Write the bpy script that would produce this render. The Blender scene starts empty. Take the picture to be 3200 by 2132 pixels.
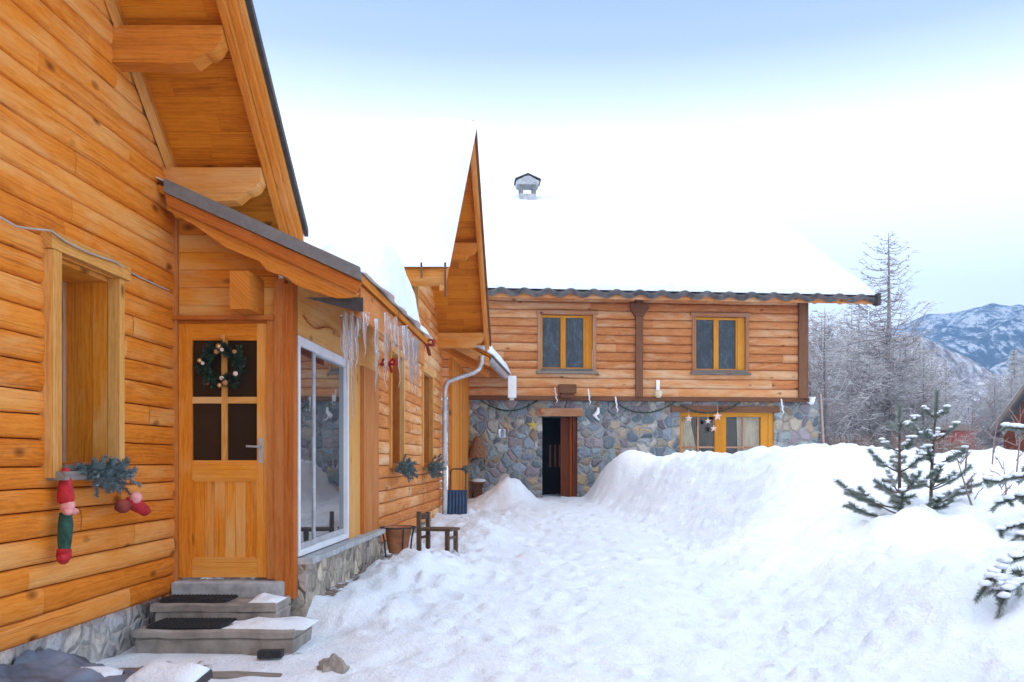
import bpy, math, random
from mathutils import Vector, noise, Matrix
V = Vector
R = math.radians
random.seed(7)
scene = bpy.context.scene
col = scene.collection

# ------------------------------------------------------------------ camera, sky, sun, exposure
cd = bpy.data.cameras.new('camera'); cam = bpy.data.objects.new('camera', cd); col.objects.link(cam)
cam.location = (0, 0, 0); cam.rotation_euler = (R(90), 0, 0)
cd.sensor_width = 36; cd.lens = 30.6; cd.shift_x = -0.0376; cd.shift_y = 0.1173
cd.clip_start = 0.05; cd.clip_end = 5000
scene.camera = cam
SUN_EL, SUN_AZ = 38, -110            # azimuth from +Y towards +X
w = bpy.data.worlds.new('World'); scene.world = w; w.use_nodes = True
wn = w.node_tree; bg = wn.nodes['Background']
sky = wn.nodes.new('ShaderNodeTexSky'); sky.sky_type = 'NISHITA'; sky.sun_disc = False
sky.sun_elevation = R(SUN_EL); sky.sun_rotation = R(SUN_AZ); sky.altitude = 1300
sky.air_density = 1.0; sky.dust_density = 3.0; sky.ozone_density = 1.0
tc = wn.nodes.new('ShaderNodeTexCoord'); sx = wn.nodes.new('ShaderNodeSeparateXYZ')
wn.links.new(tc.outputs['Generated'], sx.inputs[0])
cr = wn.nodes.new('ShaderNodeValToRGB')                   # white veil near the horizon; unseen bright veil overhead added as fill light
while len(cr.color_ramp.elements) < 6: cr.color_ramp.elements.new(.5)
for el_, (p_, v_) in zip(cr.color_ramp.elements, ((.33, 1.), (.385, .50), (.425, .25), (.475, .17), (.56, .2), (.74, 1.))): el_.position = p_; el_.color = (v_, v_, v_, 1)
wn.links.new(sx.outputs['Z'], cr.inputs[0])
mx = wn.nodes.new('ShaderNodeMix'); mx.data_type = 'RGBA'
wn.links.new(cr.outputs[0], mx.inputs[0]); wn.links.new(sky.outputs[0], mx.inputs[6])
mx.inputs[7].default_value = (8.2, 8.75, 9.5, 1)
wn.links.new(mx.outputs[2], bg.inputs[0]); bg.inputs[1].default_value = 0.13
sd = bpy.data.lights.new('sun', 'SUN'); sd.energy = .6; sd.angle = R(8); sd.color = (1, .95, .87)
so = bpy.data.objects.new('sun', sd); col.objects.link(so)
a, e = R(SUN_AZ), R(SUN_EL)
so.rotation_euler = V((math.sin(a)*math.cos(e), math.cos(a)*math.cos(e), math.sin(e))).to_track_quat('Z', 'Y').to_euler()
scene.view_settings.view_transform = 'Standard'; scene.view_settings.look = 'None'
scene.view_settings.exposure = 1.0; scene.view_settings.gamma = 1

# ------------------------------------------------------------------ helpers
ORG = {}
class MB:
    def __init__(s): s.v = []; s.f = []; s.uv = []; s.t = []
    def face(s, pts, uv=None, t=.5):
        n = len(s.v); s.v += [V(p) for p in pts]; s.f.append(tuple(range(n, n+len(pts))))
        s.uv.append(uv or [(0, 0)]*len(pts)); s.t.append(t)
    def grid(s, rows, uvf=None, t=.5, closed=False, keep=None):
        n = len(s.v); nr = len(rows); nc = len(rows[0])
        for r in rows: s.v += [V(p) for p in r]
        for i in range(nr-1):
            for j in range(nc if closed else nc-1):
                k = (j+1) % nc
                if keep and not keep(i, j): continue
                s.f.append((n+i*nc+j, n+i*nc+k, n+(i+1)*nc+k, n+(i+1)*nc+j))
                s.uv.append([uvf(i, j), uvf(i, j+1), uvf(i+1, j+1), uvf(i+1, j)] if uvf else [(0, 0)]*4)
                s.t.append(t)
    def build(s, name, mat, parent=None, loc=None, smooth=False, bevel=0, weld=False):
        o0 = ORG.get(parent.name, V()) if parent else (V(loc) if loc is not None else V())
        me = bpy.data.meshes.new(name)
        me.from_pydata([tuple(p-o0) for p in s.v], [], s.f)
        uvl = me.uv_layers.new(name='UVMap')
        flat = [c for f in s.uv for p in f for c in p]
        uvl.data.foreach_set('uv', flat)
        at = me.attributes.new('tint', 'FLOAT', 'FACE'); at.data.foreach_set('value', s.t)
        if smooth: me.polygons.foreach_set('use_smooth', [True]*len(me.polygons))
        me.materials.append(mat); me.update()
        o = bpy.data.objects.new(name, me); col.objects.link(o)
        if parent: o.parent = parent
        else: o.location = o0
        ORG[o.name] = o0
        if bevel:
            b = o.modifiers.new('bevel', 'BEVEL'); b.width = bevel; b.segments = 1; b.limit_method = 'ANGLE'; b.angle_limit = R(40)
        return o
def tag(o, label=None, cat=None, group=None, kind=None):
    if label: o['label'] = label
    if cat: o['category'] = cat
    if group: o['group'] = group
    if kind: o['kind'] = kind
    return o
def thing(name, label, cat, loc, group=None):
    o = bpy.data.objects.new(name, None); col.objects.link(o); o.location = loc; o.empty_display_size = .1
    ORG[o.name] = V(loc); return tag(o, label, cat, group)
def dup(root, loc, rz=0, sc=1, label=None):
    r = root.copy(); col.objects.link(r); r.location = loc; r.rotation_euler = (0, 0, rz); r.scale = (sc, sc, sc)
    if label: r['label'] = label
    for ch in list(root.children):
        c = ch.copy(); col.objects.link(c); c.parent = r
        for g in list(ch.children):
            d = g.copy(); col.objects.link(d); d.parent = c
    return r
def box(mb, o, a, b, c, t=None, grain=None):
    """oriented box from corner o with edge vectors a, b, c; uv in metres along the grain"""
    o, E = V(o), [V(a), V(b), V(c)]
    if E[0].cross(E[1]).dot(E[2]) < 0: o = o+E[2]; E[2] = -E[2]
    L = [x.length for x in E]; g = L.index(max(L)) if grain is None else grain
    t = random.random() if t is None else t; ru, rv = random.random()*30, random.random()*30
    def P(i, j, k): return o+E[0]*i+E[1]*j+E[2]*k
    def uv(i, j, k):
        q = [i*L[0], j*L[1], k*L[2]]; u = q[g]; r = [q[m] for m in range(3) if m != g]
        return (u+ru, r[0]+r[1]+rv)
    for f in (((0,0,0),(0,1,0),(1,1,0),(1,0,0)), ((0,0,1),(1,0,1),(1,1,1),(0,1,1)), ((0,0,0),(1,0,0),(1,0,1),(0,0,1)),
              ((0,1,0),(0,1,1),(1,1,1),(1,1,0)), ((0,0,0),(0,0,1),(0,1,1),(0,1,0)), ((1,0,0),(1,1,0),(1,1,1),(1,0,1))):
        mb.face([P(*q) for q in f], [uv(*q) for q in f], t)
def bx(mb, x0, x1, y0, y1, z0, z1, t=None, grain=None):
    box(mb, (x0, y0, z0), (x1-x0, 0, 0), (0, y1-y0, 0), (0, 0, z1-z0), t, grain)
def prism(mb, pts, ex, g, t=None):
    """polygon extruded along ex; g = grain direction"""
    pts = [V(p) for p in pts]; ex = V(ex); g = V(g).normalized(); t = random.random() if t is None else t
    nrm = V()
    for i in range(len(pts)): nrm += pts[i].cross(pts[(i+1) % len(pts)])
    if nrm.dot(ex) > 0: pts.reverse()
    h = ex.normalized().cross(g); ru, rv = random.random()*30, random.random()*30
    def uv(p): return (p.dot(g)+ru, p.dot(h)+p.dot(ex.normalized())+rv)
    mb.face(pts, [uv(p) for p in pts], t); q = [p+ex for p in reversed(pts)]; mb.face(q, [uv(p) for p in q], t)
    n = len(pts)
    for i in range(n):
        a, b = pts[i], pts[(i+1) % n]; f = [b, a, a+ex, b+ex]; mb.face(f, [uv(p) for p in f], t)
def tube(mb, pts, rad, n=8, t=.5, cap=True):
    pts = [V(p) for p in pts]; rows = []; acc = 0; us = []
    if not hasattr(rad, '__len__'): rad = [rad]*len(pts)
    up = None
    for i, p in enumerate(pts):
        d = (pts[min(i+1, len(pts)-1)]-pts[max(i-1, 0)]).normalized()
        if up is None: up = d.orthogonal().normalized()
        up = (up-d*up.dot(d)).normalized(); s = d.cross(up)
        rows.append([p+(up*math.cos(6.2832*k/n)+s*math.sin(6.2832*k/n))*rad[i] for k in range(n)])
        if i: acc += (pts[i]-pts[i-1]).length
        us.append(acc)
    ru = random.random()*20
    mb.grid(rows, lambda i, j: (us[i]+ru, j*6.28*max(rad)/n), t, closed=True)
    if cap: mb.face(list(reversed(rows[0])), None, t); mb.face(rows[-1], None, t)
def lathe(mb, prof, c, n=20, t=.5):
    c = V(c)
    mb.grid([[c+V((r*math.cos(6.2832*k/n), r*math.sin(6.2832*k/n), z)) for k in range(n)] for r, z in prof], lambda i, j: (j*.05, i*.05), t, closed=True)
def blob(mb, c, r, n=8, rough=.15, t=.5, seed=0):
    c = V(c); r = V(r) if hasattr(r, '__len__') else V((r, r, r)); rows = []
    for i in range(n+1):
        th = math.pi*i/n; row = []
        for k in range(n*2):
            ph = math.pi*k/n; d = V((math.sin(th)*math.cos(ph), math.sin(th)*math.sin(ph), -math.cos(th)))
            s = 1+rough*noise.noise(d*1.7+V((seed, seed*2.3, 1)))
            row.append(c+V((d.x*r.x, d.y*r.y, d.z*r.z))*s)
        rows.append(row)
    mb.grid(rows, None, t, closed=True)
def sm(x, a=0., b=1.):
    x = max(0., min(1., (x-a)/(b-a))); return x*x*(3-2*x)
def lerp(tab, x):
    if x <= tab[0][0]: return tab[0][1]
    for (a, p), (b, q) in zip(tab, tab[1:]):
        if x <= b: return p+(q-p)*(x-a)/(b-a)
    return tab[-1][1]
def at(x, y, Y): return V(((x-1265)*Y/2000, Y, (1060-y)*Y/2000))   # measured point at distance Y
def nz(x, y, z=0): return noise.noise(V((x, y, z)))

# ------------------------------------------------------------------ materials
def nodes(name):
    m = bpy.data.materials.new(name); m.use_nodes = True; t = m.node_tree
    return m, t, t.nodes['Principled BSDF']
class NT:
    def __init__(s, t): s.t = t
    def n(s, kind, **kw):
        o = s.t.nodes.new('ShaderNode'+kind)
        for k, v in kw.items(): setattr(o, k, v)
        return o
    def l(s, a, b): s.t.links.new(a, b)
    def val(s, sock, v):
        if hasattr(v, 'is_output'): s.l(v, sock)
        else: sock.default_value = v
    def math(s, op, a, b=0., clamp=False):
        o = s.n('Math', operation=op, use_clamp=clamp); s.val(o.inputs[0], a); s.val(o.inputs[1], b); return o.outputs[0]
    def mix(s, f, a, b, mode='MIX'):
        o = s.n('Mix', data_type='RGBA', blend_type=mode); s.val(o.inputs[0], f)
        for k, v in ((6, a), (7, b)): s.val(o.inputs[k], v if hasattr(v, 'is_output') else (*v[:3], 1))
        return o.outputs[2]
    def noise(s, vec, scale, detail=3, rough=.55, dist=0):
        o = s.n('TexNoise'); s.l(vec, o.inputs['Vector']); o.inputs['Scale'].default_value = scale
        o.inputs['Detail'].default_value = detail; o.inputs['Roughness'].default_value = rough; o.inputs['Distortion'].default_value = dist
        return o.outputs['Fac']
    def ramp(s, f, pts):
        o = s.n('ValToRGB'); s.l(f, o.inputs[0]); e = o.color_ramp.elements
        while len(e) < len(pts): e.new(.5)
        for q, (p, c) in zip(e, pts): q.position = p; q.color = (*c, 1) if hasattr(c, '__len__') else (c, c, c, 1)
        return o.outputs[0]
    def bump(s, h, strength, dist):
        o = s.n('Bump'); s.l(h, o.inputs['Height']); o.inputs['Strength'].default_value = strength; o.inputs['Distance'].default_value = dist
        return o.outputs[0]
def wood(name, dark, mid, light, pale=None, palef=.3, knots=.5, rough=.62, bump=.5):
    m, t, p = nodes(name); q = NT(t)
    uv = q.n('UVMap').outputs[0]; ti = q.n('Attribute', attribute_name='tint').outputs['Fac']
    cz = q.n('CombineXYZ'); q.l(q.math('MULTIPLY', ti, 37.), cz.inputs[2])
    def co(sx, sy):
        mp = q.n('VectorMath', operation='MULTIPLY'); q.l(uv, mp.inputs[0]); mp.inputs[1].default_value = (sx, sy, 1)
        ad = q.n('VectorMath', operation='ADD'); q.l(mp.outputs[0], ad.inputs[0]); q.l(cz.outputs[0], ad.inputs[1]); return ad.outputs[0]
    grain = q.noise(co(2.6, 70), 1, 6, .7, .15)
    fig = q.noise(co(.8, 11), 1, 5, .62, .5)
    sepu = q.n('SeparateXYZ'); q.l(co(1, 1), sepu.inputs[0])
    wv = q.math('ADD', q.math('MULTIPLY', sepu.outputs[1], 210.), q.math('MULTIPLY', q.noise(co(1.3, 5), 1, 4, .6), 38.))
    rings = q.math('ADD', q.math('MULTIPLY', q.math('SINE', wv), .5), .5)
    # knots
    vo = q.n('TexVoronoi'); q.l(co(3.6, 6.8), vo.inputs['Vector']); vo.inputs['Scale'].default_value = 1
    sc = q.n('SeparateColor'); q.l(vo.outputs['Color'], sc.inputs[0])
    kn = q.math('MULTIPLY', q.ramp(vo.outputs['Distance'], [(0.05, 1.), (.20, .35), (.26, 0.)]), q.math('GREATER_THAN', sc.outputs[0], 1-knots*.55))
    blot = q.noise(co(5.5, 13), 1, 5, .7, .8)
    f = q.math('ADD', q.math('ADD', q.math('MULTIPLY', fig, .30), q.math('MULTIPLY', grain, .42)), q.math('ADD', q.math('MULTIPLY', blot, .36), q.math('MULTIPLY', rings, .08)))
    f = q.math('ADD', f, q.math('MULTIPLY', q.math('SUBTRACT', ti, .5), .22))
    c = q.ramp(f, [(.28, dark), (.55, mid), (.86, light)])
    if pale:
        g = q.n('NewGeometry').outputs['Position']
        pf = q.math('MULTIPLY', q.ramp(q.math('ADD', q.noise(co(.9, 3.5), 1, 5, .65, .6), q.math('MULTIPLY', q.math('SUBTRACT', ti, .5), .2)), [(.48, 0.), (.72, 1.)]), palef)
        c = q.mix(pf, c, pale)
    c = q.mix(q.math('MULTIPLY', kn, .9), c, tuple(x*.35 for x in dark))
    streak = q.ramp(q.noise(co(1.1, 85), 1, 3, .6, .3), [(.60, 0.), (.68, 1.)])
    c = q.mix(q.math('MULTIPLY', streak, .45), c, tuple(x*.6 for x in dark))
    q.l(c, p.inputs['Base Color']); p.inputs['Roughness'].default_value = rough; p.inputs['Specular IOR Level'].default_value = .12
    h = q.math('ADD', q.math('MULTIPLY', grain, .5), q.math('MULTIPLY', fig, .8))
    h = q.math('ADD', h, q.math('MULTIPLY', blot, .7))
    q.l(q.bump(h, bump, .010), p.inputs['Normal'])
    return m
def plain(name, c, rough=.6, var=.15, scale=8, metal=0., bump=.2, c2=None):
    m, t, p = nodes(name); q = NT(t); g = q.n('TexCoord').outputs['Object']
    n = q.noise(g, scale, 4, .6)
    c2 = c2 or tuple(x*(1-var*2) for x in c)
    q.l(q.ramp(n, [(.35, c2), (.65, tuple(min(1, x*(1+var)) for x in c))]), p.inputs['Base Color'])
    p.inputs['Roughness'].default_value = rough; p.inputs['Metallic'].default_value = metal
    if bump: q.l(q.bump(n, bump, .01), p.inputs['Normal'])
    return m
def stone_mat(name, scale, mortar, tones, dirt=None):
    m, t, p = nodes(name); q = NT(t); g = q.n('NewGeometry').outputs['Position']
    wob = q.n('TexNoise'); q.l(g, wob.inputs[0]); wob.inputs['Scale'].default_value = 3.5; wob.inputs['Detail'].default_value = 2
    ad = q.n('VectorMath', operation='MULTIPLY_ADD'); q.l(wob.outputs['Color'], ad.inputs[0]); ad.inputs[1].default_value = (.24, .24, .24); q.l(g, ad.inputs[2])
    v1 = q.n('TexVoronoi'); v2 = q.n('TexVoronoi', feature='DISTANCE_TO_EDGE')
    for v in (v1, v2): q.l(ad.outputs[0], v.inputs['Vector']); v.inputs['Scale'].default_value = scale; v.inputs['Randomness'].default_value = .9
    sc = q.n('SeparateColor'); q.l(v1.outputs['Color'], sc.inputs[0])
    rp = q.n('ValToRGB'); rp.color_ramp.interpolation = 'CONSTANT'; q.l(sc.outputs[0], rp.inputs[0]); el = rp.color_ramp.elements
    while len(el) < len(tones): el.new(.5)
    for k, (x, tn) in enumerate(zip(el, tones)): x.position = k/len(tones); x.color = (*tn, 1)
    fine = q.noise(g, 28, 5, .7)
    hv = q.n('HueSaturation'); q.l(rp.outputs[0], hv.inputs['Color']); q.l(q.math('ADD', q.math('MULTIPLY', sc.outputs[1], .9), .62), hv.inputs['Value']); hv.inputs['Saturation'].default_value = 1.25
    c = q.mix(q.math('MULTIPLY', q.ramp(fine, [(.3, 1.), (.6, 0.)]), .5), hv.outputs[0], (.10, .10, .11))
    c = q.mix(q.math('MULTIPLY', q.ramp(q.noise(g, 60, 3, .6), [(.58, 0.), (.7, 1.)]), .5), c, (.5, .5, .48))
    e = q.ramp(v2.outputs['Distance'], [(.02, 0.), (.10, 1.)])
    c = q.mix(e, mortar, c)
    q.l(c, p.inputs['Base Color']); p.inputs['Roughness'].default_value = .85
    hb = q.math('ADD', q.ramp(v2.outputs['Distance'], [(0., 0.), (.22, 1.)]), q.math('MULTIPLY', fine, .35))
    q.l(q.bump(hb, .9, .05), p.inputs['Normal'])
    return m
def snow_mat(name, dirty=False):
    m, t, p = nodes(name); q = NT(t); g = q.n('NewGeometry').outputs['Position']
    n1 = q.noise(g, 3.0, 6, .65); n2 = q.noise(g, 24, 5, .7); n3 = q.noise(g, 120, 2, .6)
    c = q.ramp(n1, [(.3, (.78, .85, .94)), (.7, (.88, .92, .97))])
    if dirty:
        at_ = q.n('Attribute', attribute_name='dirt').outputs['Fac']
        dn = q.ramp(q.math('ADD', at_, q.math('MULTIPLY', q.math('SUBTRACT', q.noise(g, 9, 6, .7), .5), 1.3)), [(.45, 0.), (.62, 1.)])
        dc = q.ramp(q.noise(g, 30, 4, .7), [(.35, (.07, .045, .03)), (.55, (.24, .17, .12)), (.7, (.40, .34, .30))])
        c = q.mix(dn, c, dc)
        sp = q.ramp(q.noise(g, 55, 2, .5), [(.735, 0.), (.76, 1.)])
        c = q.mix(q.math('MULTIPLY', sp, .30), c, (.35, .33, .30))
    q.l(c, p.inputs['Base Color']); p.inputs['Roughness'].default_value = .55; p.inputs['Specular IOR Level'].default_value = .25
    h = q.math('ADD', q.math('ADD', q.math('MULTIPLY', n1, 1.6), q.math('MULTIPLY', n2, .8)), q.math('MULTIPLY', n3, .22))
    q.l(q.bump(h, .6 if dirty else .45, .05), p.inputs['Normal'])
    return m
def glass_dark(name, c=(.012, .014, .018), rough=.03, ior=1.5):
    m, t, p = nodes(name); p.inputs['Base Color'].default_value = (*c, 1); p.inputs['Roughness'].default_value = rough
    p.inputs['IOR'].default_value = ior; q = NT(t); g = q.n('NewGeometry').outputs['Position']
    q.l(q.bump(q.noise(g, 1.3, 2), .12, .02), p.inputs['Normal']); return m
def glass_painted_reflection():  # mottling in the base colour imitates reflected trees and sky
    m, t, p = nodes('painted_reflection_glass'); q = NT(t); g = q.n('NewGeometry').outputs['Position']
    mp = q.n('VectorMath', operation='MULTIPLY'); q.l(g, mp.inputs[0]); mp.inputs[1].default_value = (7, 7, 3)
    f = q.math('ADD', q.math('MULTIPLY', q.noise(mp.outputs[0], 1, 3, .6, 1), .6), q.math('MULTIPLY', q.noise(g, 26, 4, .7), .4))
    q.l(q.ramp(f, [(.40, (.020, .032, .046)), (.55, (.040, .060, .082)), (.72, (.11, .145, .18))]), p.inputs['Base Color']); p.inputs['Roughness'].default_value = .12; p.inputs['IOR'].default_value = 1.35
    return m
def glass_clear(name):
    m, t, p = nodes(name); q = NT(t); t.nodes.remove(p)
    fr = q.n('Fresnel'); fr.inputs[0].default_value = 1.45; tr = q.n('BsdfTransparent'); gl = q.n('BsdfGlossy'); gl.inputs['Roughness'].default_value = .03
    ms = q.n('MixShader'); q.l(fr.outputs[0], ms.inputs[0]); q.l(tr.outputs[0], ms.inputs[1]); q.l(gl.outputs[0], ms.inputs[2])
    q.l(ms.outputs[0], t.nodes['Material Output'].inputs[0]); return m
def ice_mat():
    m, t, p = nodes('ice'); p.inputs['Base Color'].default_value = (.93, .96, 1, 1); p.inputs['Roughness'].default_value = .08
    p.inputs['Transmission Weight'].default_value = .95; p.inputs['IOR'].default_value = 1.31
    q = NT(t); q.l(q.bump(q.noise(q.n('TexCoord').outputs['Object'], 40, 2), .4, .01), p.inputs['Normal']); return m
M = {}
M['siding'] = wood('siding_larch', (.32, .065, .005), (.67, .190, .015), (.81, .30, .045), (.80, .50, .20), .48, .42, bump=.7)
M['soffit'] = wood('soffit_pine', (.27, .065, .005), (.56, .165, .008), (.68, .26, .02), None, 0, .35, bump=.3)
M['beam'] = wood('beam_pine', (.34, .095, .012), (.60, .195, .024), (.72, .31, .06), (.70, .43, .19), .5, .3)
M['trim'] = wood('trim_larch', (.42, .15, .025), (.66, .31, .075), (.74, .43, .15), (.74, .52, .28), .5, .45)
M['door'] = wood('door_larch', (.38, .088, .006), (.68, .212, .014), (.80, .35, .045), (.74, .46, .18), .55, .4, .5)
M['post'] = wood('post_larch', (.26, .055, .011), (.46, .125, .018), (.58, .22, .045), (.58, .30, .14), .4, .3)
M['wing'] = wood('wing_siding', (.36, .088, .020), (.67, .24, .055), (.80, .42, .15), (.80, .58, .36), .75, .35)
M['far'] = wood('weathered_siding', (.24, .075, .022), (.55, .205, .066), (.70, .38, .165), (.67, .49, .31), .8, .3)
M['farbeam'] = wood('old_beam', (.07, .03, .015), (.16, .065, .030), (.26, .13, .07), None, 0, .2)
M['farorange'] = wood('orange_frame', (.42, .13, .010), (.62, .24, .02), (.72, .36, .05), None, 0, .1, bump=.2)
M['fartrim'] = wood('weathered_trim', (.22, .085, .035), (.40, .18, .085), (.55, .32, .19), (.5, .40, .34), .5, .1)
M['grey_wood'] = wood('grey_timber', (.08, .065, .055), (.20, .165, .14), (.34, .30, .26), None, 0, .2, .8)
M['red_wood'] = wood('red_brown_logs', (.06, .014, .007), (.14, .034, .014), (.24, .07, .025), None, 0, .2)
M['old_chair'] = wood('old_chair_wood', (.04, .024, .016), (.11, .068, .045), (.22, .15, .10), None, 0, .1)
M['stone'] = stone_mat('rubble_stone', 4.5, (.30, .30, .29), [(.24, .28, .33), (.34, .38, .38), (.17, .20, .24), (.36, .31, .25), (.29, .25, .27), (.24, .29, .31), (.40, .38, .35), (.19, .17, .19), (.33, .36, .38), (.37, .29, .21), (.15, .19, .21)])
M['plinth'] = stone_mat('plinth_stone', 6.5, (.44, .38, .31), [(.42, .36, .29), (.52, .45, .37), (.34, .29, .24), (.56, .48, .38), (.38, .34, .31)])
M['base'] = stone_mat('base_stone', 5.5, (.52, .50, .47), [(.46, .46, .46), (.58, .57, .54), (.40, .40, .39), (.60, .57, .52), (.48, .49, .50)])
M['concrete'] = plain('concrete', (.30, .265, .23), .9, .18, 5, bump=.6)
M['slab'] = plain('grey_slab', (.40, .41, .42), .85, .15, 10, bump=.4)
M['snow'] = snow_mat('snow'); M['ground'] = snow_mat('ground_snow', True)
M['metal_grey'] = plain('grey_flashing', (.17, .165, .16), .6, .08, 20, 0, .1)
M['zinc'] = plain('zinc', (.50, .50, .52), .45, .15, 6, .4, .1)
M['dark_metal'] = plain('dark_metal', (.045, .040, .038), .6, .2, 12)
M['black'] = plain('black_rubber', (.022, .022, .024), .8, .3, 60, 0, .8)
M['white_frame'] = plain('white_frame', (.74, .76, .80), .4, .04, 5, 0, 0)
M['white'] = plain('white_plastic', (.82, .83, .85), .4, .03, 5, 0, 0)
M['glass'] = glass_dark('dark_glass'); M['pane'] = glass_dark('reflecting_glass', (.025, .03, .035), .015, 3.0); M['farglass'] = glass_painted_reflection(); M['clear'] = glass_clear('clear_glass')
M['doorglass'] = glass_dark('door_glass', (.030, .017, .010), .06, 1.35)
M['ice'] = ice_mat()
M['tile'] = plain('dark_tile', (.085, .075, .075), .8, .3, 5, 0, .4)
M['terracotta'] = plain('terracotta', (.52, .20, .085), .8, .15, 9)
M['red'] = plain('red_felt', (.50, .012, .018), .8, .2, 20); M['redbrown'] = plain('dark_red', (.26, .03, .014), .7, .3, 9)
M['pink'] = plain('pink_face', (.75, .30, .28), .7, .1, 15); M['green'] = plain('green_felt', (.018, .075, .05), .85, .3, 20)
M['fir'] = plain('dark_fir', (.020, .055, .026), .7, .5, 30); M['frostfir'] = plain('blue_grey_fir', (.17, .235, .25), .7, .35, 22, c2=(.09, .14, .14))
M['gold'] = plain('gold_ornament', (.75, .50, .22), .3, .1, 9, .6, 0); M['cream'] = plain('cream_cloth', (.62, .54, .38), .9, .1, 4)
M['blue'] = plain('blue_plastic', (.018, .055, .13), .45, .15, 6); M['tarp'] = plain('blue_grey_tarp', (.15, .18, .24), .5, .3, 3, 0, .3)
M['bark'] = plain('bark', (.11, .075, .055), .9, .4, 20)
M['cable'] = plain('pale_cable', (.42, .33, .27), .7, .1, 5); M['wicker'] = plain('wicker', (.26, .115, .05), .8, .3, 40)
M['dark_int'] = plain('dark_interior', (.012, .009, .008), .9, .2, 5); M['redpaint'] = plain('red_paint', (.34, .055, .05), .7, .15, 5)
def twig_mat(name, c, frost):
    m, t, p = nodes(name); q = NT(t); g = q.n('NewGeometry')
    sep = q.n('SeparateXYZ'); q.l(g.outputs['Normal'], sep.inputs[0])
    n = q.noise(g.outputs['Position'], .8, 3)
    f = q.math('MULTIPLY', q.math('ADD', q.math('MULTIPLY', sep.outputs[2], .5), q.math('ADD', n, .05)), frost, True)
    q.l(q.mix(f, c, (.78, .80, .84)), p.inputs['Base Color']); p.inputs['Roughness'].default_value = .8; return m
M['twig'] = twig_mat('frosted_twig', (.25, .205, .185), .70); M['larchtwig'] = twig_mat('larch_twig', (.16, .12, .11), .4); M['larchbark'] = twig_mat('larch_bark', (.13, .10, .09), .3)
M['needle'] = twig_mat('pine_needles', (.070, .112, .065), .46); M['rust'] = twig_mat('rust_twig', (.23, .125, .065), .35); M['sprucefrost'] = twig_mat('frosted_spruce', (.045, .065, .05), .45); M['saptwig'] = twig_mat('red_twig', (.16, .07, .055), .2)

# ------------------------------------------------------------------ ground
MOUNDS = [(-1.45, 8.9, .42, .75, .27), (-1.25, 9.8, .35, .5, .12), (-.98, 12.3, .42, 1.0, .24), (-1.3, 14.2, .4, .8, .10), (-.95, 18.7, .36, .5, .40), (-.62, 18.8, .30, .5, .26), (-1.4, 18.6, .4, .7, .16), (-1.72, 7.55, .2, .3, .05),
          (-1.75, 7.4, .25, .3, .07), (3.55, 8.35, .7, .45, .12), (1.55, 18.3, .55, .7, .30), (4.9, 15.5, .9, 1.2, .2), (-2.0, 6.0, .5, .3, -.02), (3.0, 6.3, .8, .7, .12), (2.4, 11.0, .5, .8, .12), (6.0, 12.0, 1.2, 1.2, -.1)]
def G(x, y):
    z = -1.38+.53*max(0, min(1, (y-5)/15.5))
    xe = lerp([(2, 1.2), (5, 1.5), (8, 1.7), (12, 1.75), (15.5, 1.2), (18, .85), (19, .72), (30, .7)], y)+.18*nz(y*.7, 3.1)
    wd = lerp([(4, 2.4), (9, 2.2), (14, 2.3), (17.5, 1.5), (19, .75)], y)
    hb = lerp([(2, .30), (6, .48), (9, .72), (13, 1.08), (16, 1.14), (18.5, .92), (20, .86), (22, .8), (26, .5), (40, .3)], y)
    s = sm((x-xe)/wd)
    z += hb*s
    for cx, cy, rx, ry, h in MOUNDS:
        d = ((x-cx)/rx)**2+((y-cy)/ry)**2
        if d < 6: z += h*math.exp(-d)
    if 2.3 < x < 5.4 and y > 16.5: z -= .10*math.exp(-((x-3.8)/.9)**2)
    amp = .35+.95*s+.5*sm(-x, .5, 1.1)*sm(y, 6.8, 8)
    if y < 40 and -4 < x < 20:
        z += amp*(.085*nz(x*.9, y*.9, 2)+.065*nz(x*2.3, y*2.3, 7)+.09*s*nz((x*.8-y*.55)*1.7, (x*.55+y*.8)*.55, 61)+.05*s*abs(nz((x*.8-y*.55)*3.6, (x*.55+y*.8)*1.3, 63)))+.034*nz(x*5.5, y*5.5, 4)*amp+.014*nz(x*13, y*13, 9)+.03*max(0, nz(x*8, y*8, 44)-.25)*(.4+amp)
        pm = (1-s)*sm(-x, 2.2, 1.0)
        f = nz(x*3.1+5, y*2.2, 21)
        z -= pm*.035*max(0, f-.18)*3
        z += .03*max(0, nz(x*4.2, y*4.2, 31)-.15)*(s+.5*sm(-x, .4, 1.2))*2
    k3 = sm(-x, .45, 1.15)*sm(y, 6.9, 7.7)*sm(13.5-y, 0, 1.2)*sm(x, -2.0, -1.8)
    z += k3*(.13*max(0, nz(x*3.4, y*3.0, 51))+.045*nz(x*8, y*8, 52)+.03*abs(nz(x*15, y*15, 53)))
    # trodden, shovelled ground in front of the steps and beside the plinth
    k = sm(-x, 1.25, 1.9)*sm(7.25-y, 0, .5)
    if k > 0: z = z*(1-k)+k*(-1.375+.02*nz(x*5, y*5))
    k2 = sm(-x, 1.40, 1.80)*sm(y, 6.95, 7.35)*sm(11.5-y, 0, 1.5)
    z += k2*(max(z, -1.165+.05*nz(x*4, y*4, 71)+.03*abs(nz(x*11, y*11, 72)))-z)
    return z
def ticks(a, b, s0, s1=None):
    out = [a]
    while out[-1] < b: out.append(out[-1]+(s0 if s1 is None else s0+(s1-s0)*(out[-1]-a)/(b-a)))
    return out
xs = [-600, -200, -60, -20, -9, -5]+ticks(-3.4, 5.5, .04)+ticks(5.7, 12, .15)+[13, 15, 18, 22, 28, 40, 80, 200, 600]
ys = [-60, -20, -6, 0, 2.5]+ticks(3.4, 20.6, .035, .10)+ticks(20.8, 30, .5)+[34, 40, 50, 65, 90, 140, 250, 500, 1000]
import bisect
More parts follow.
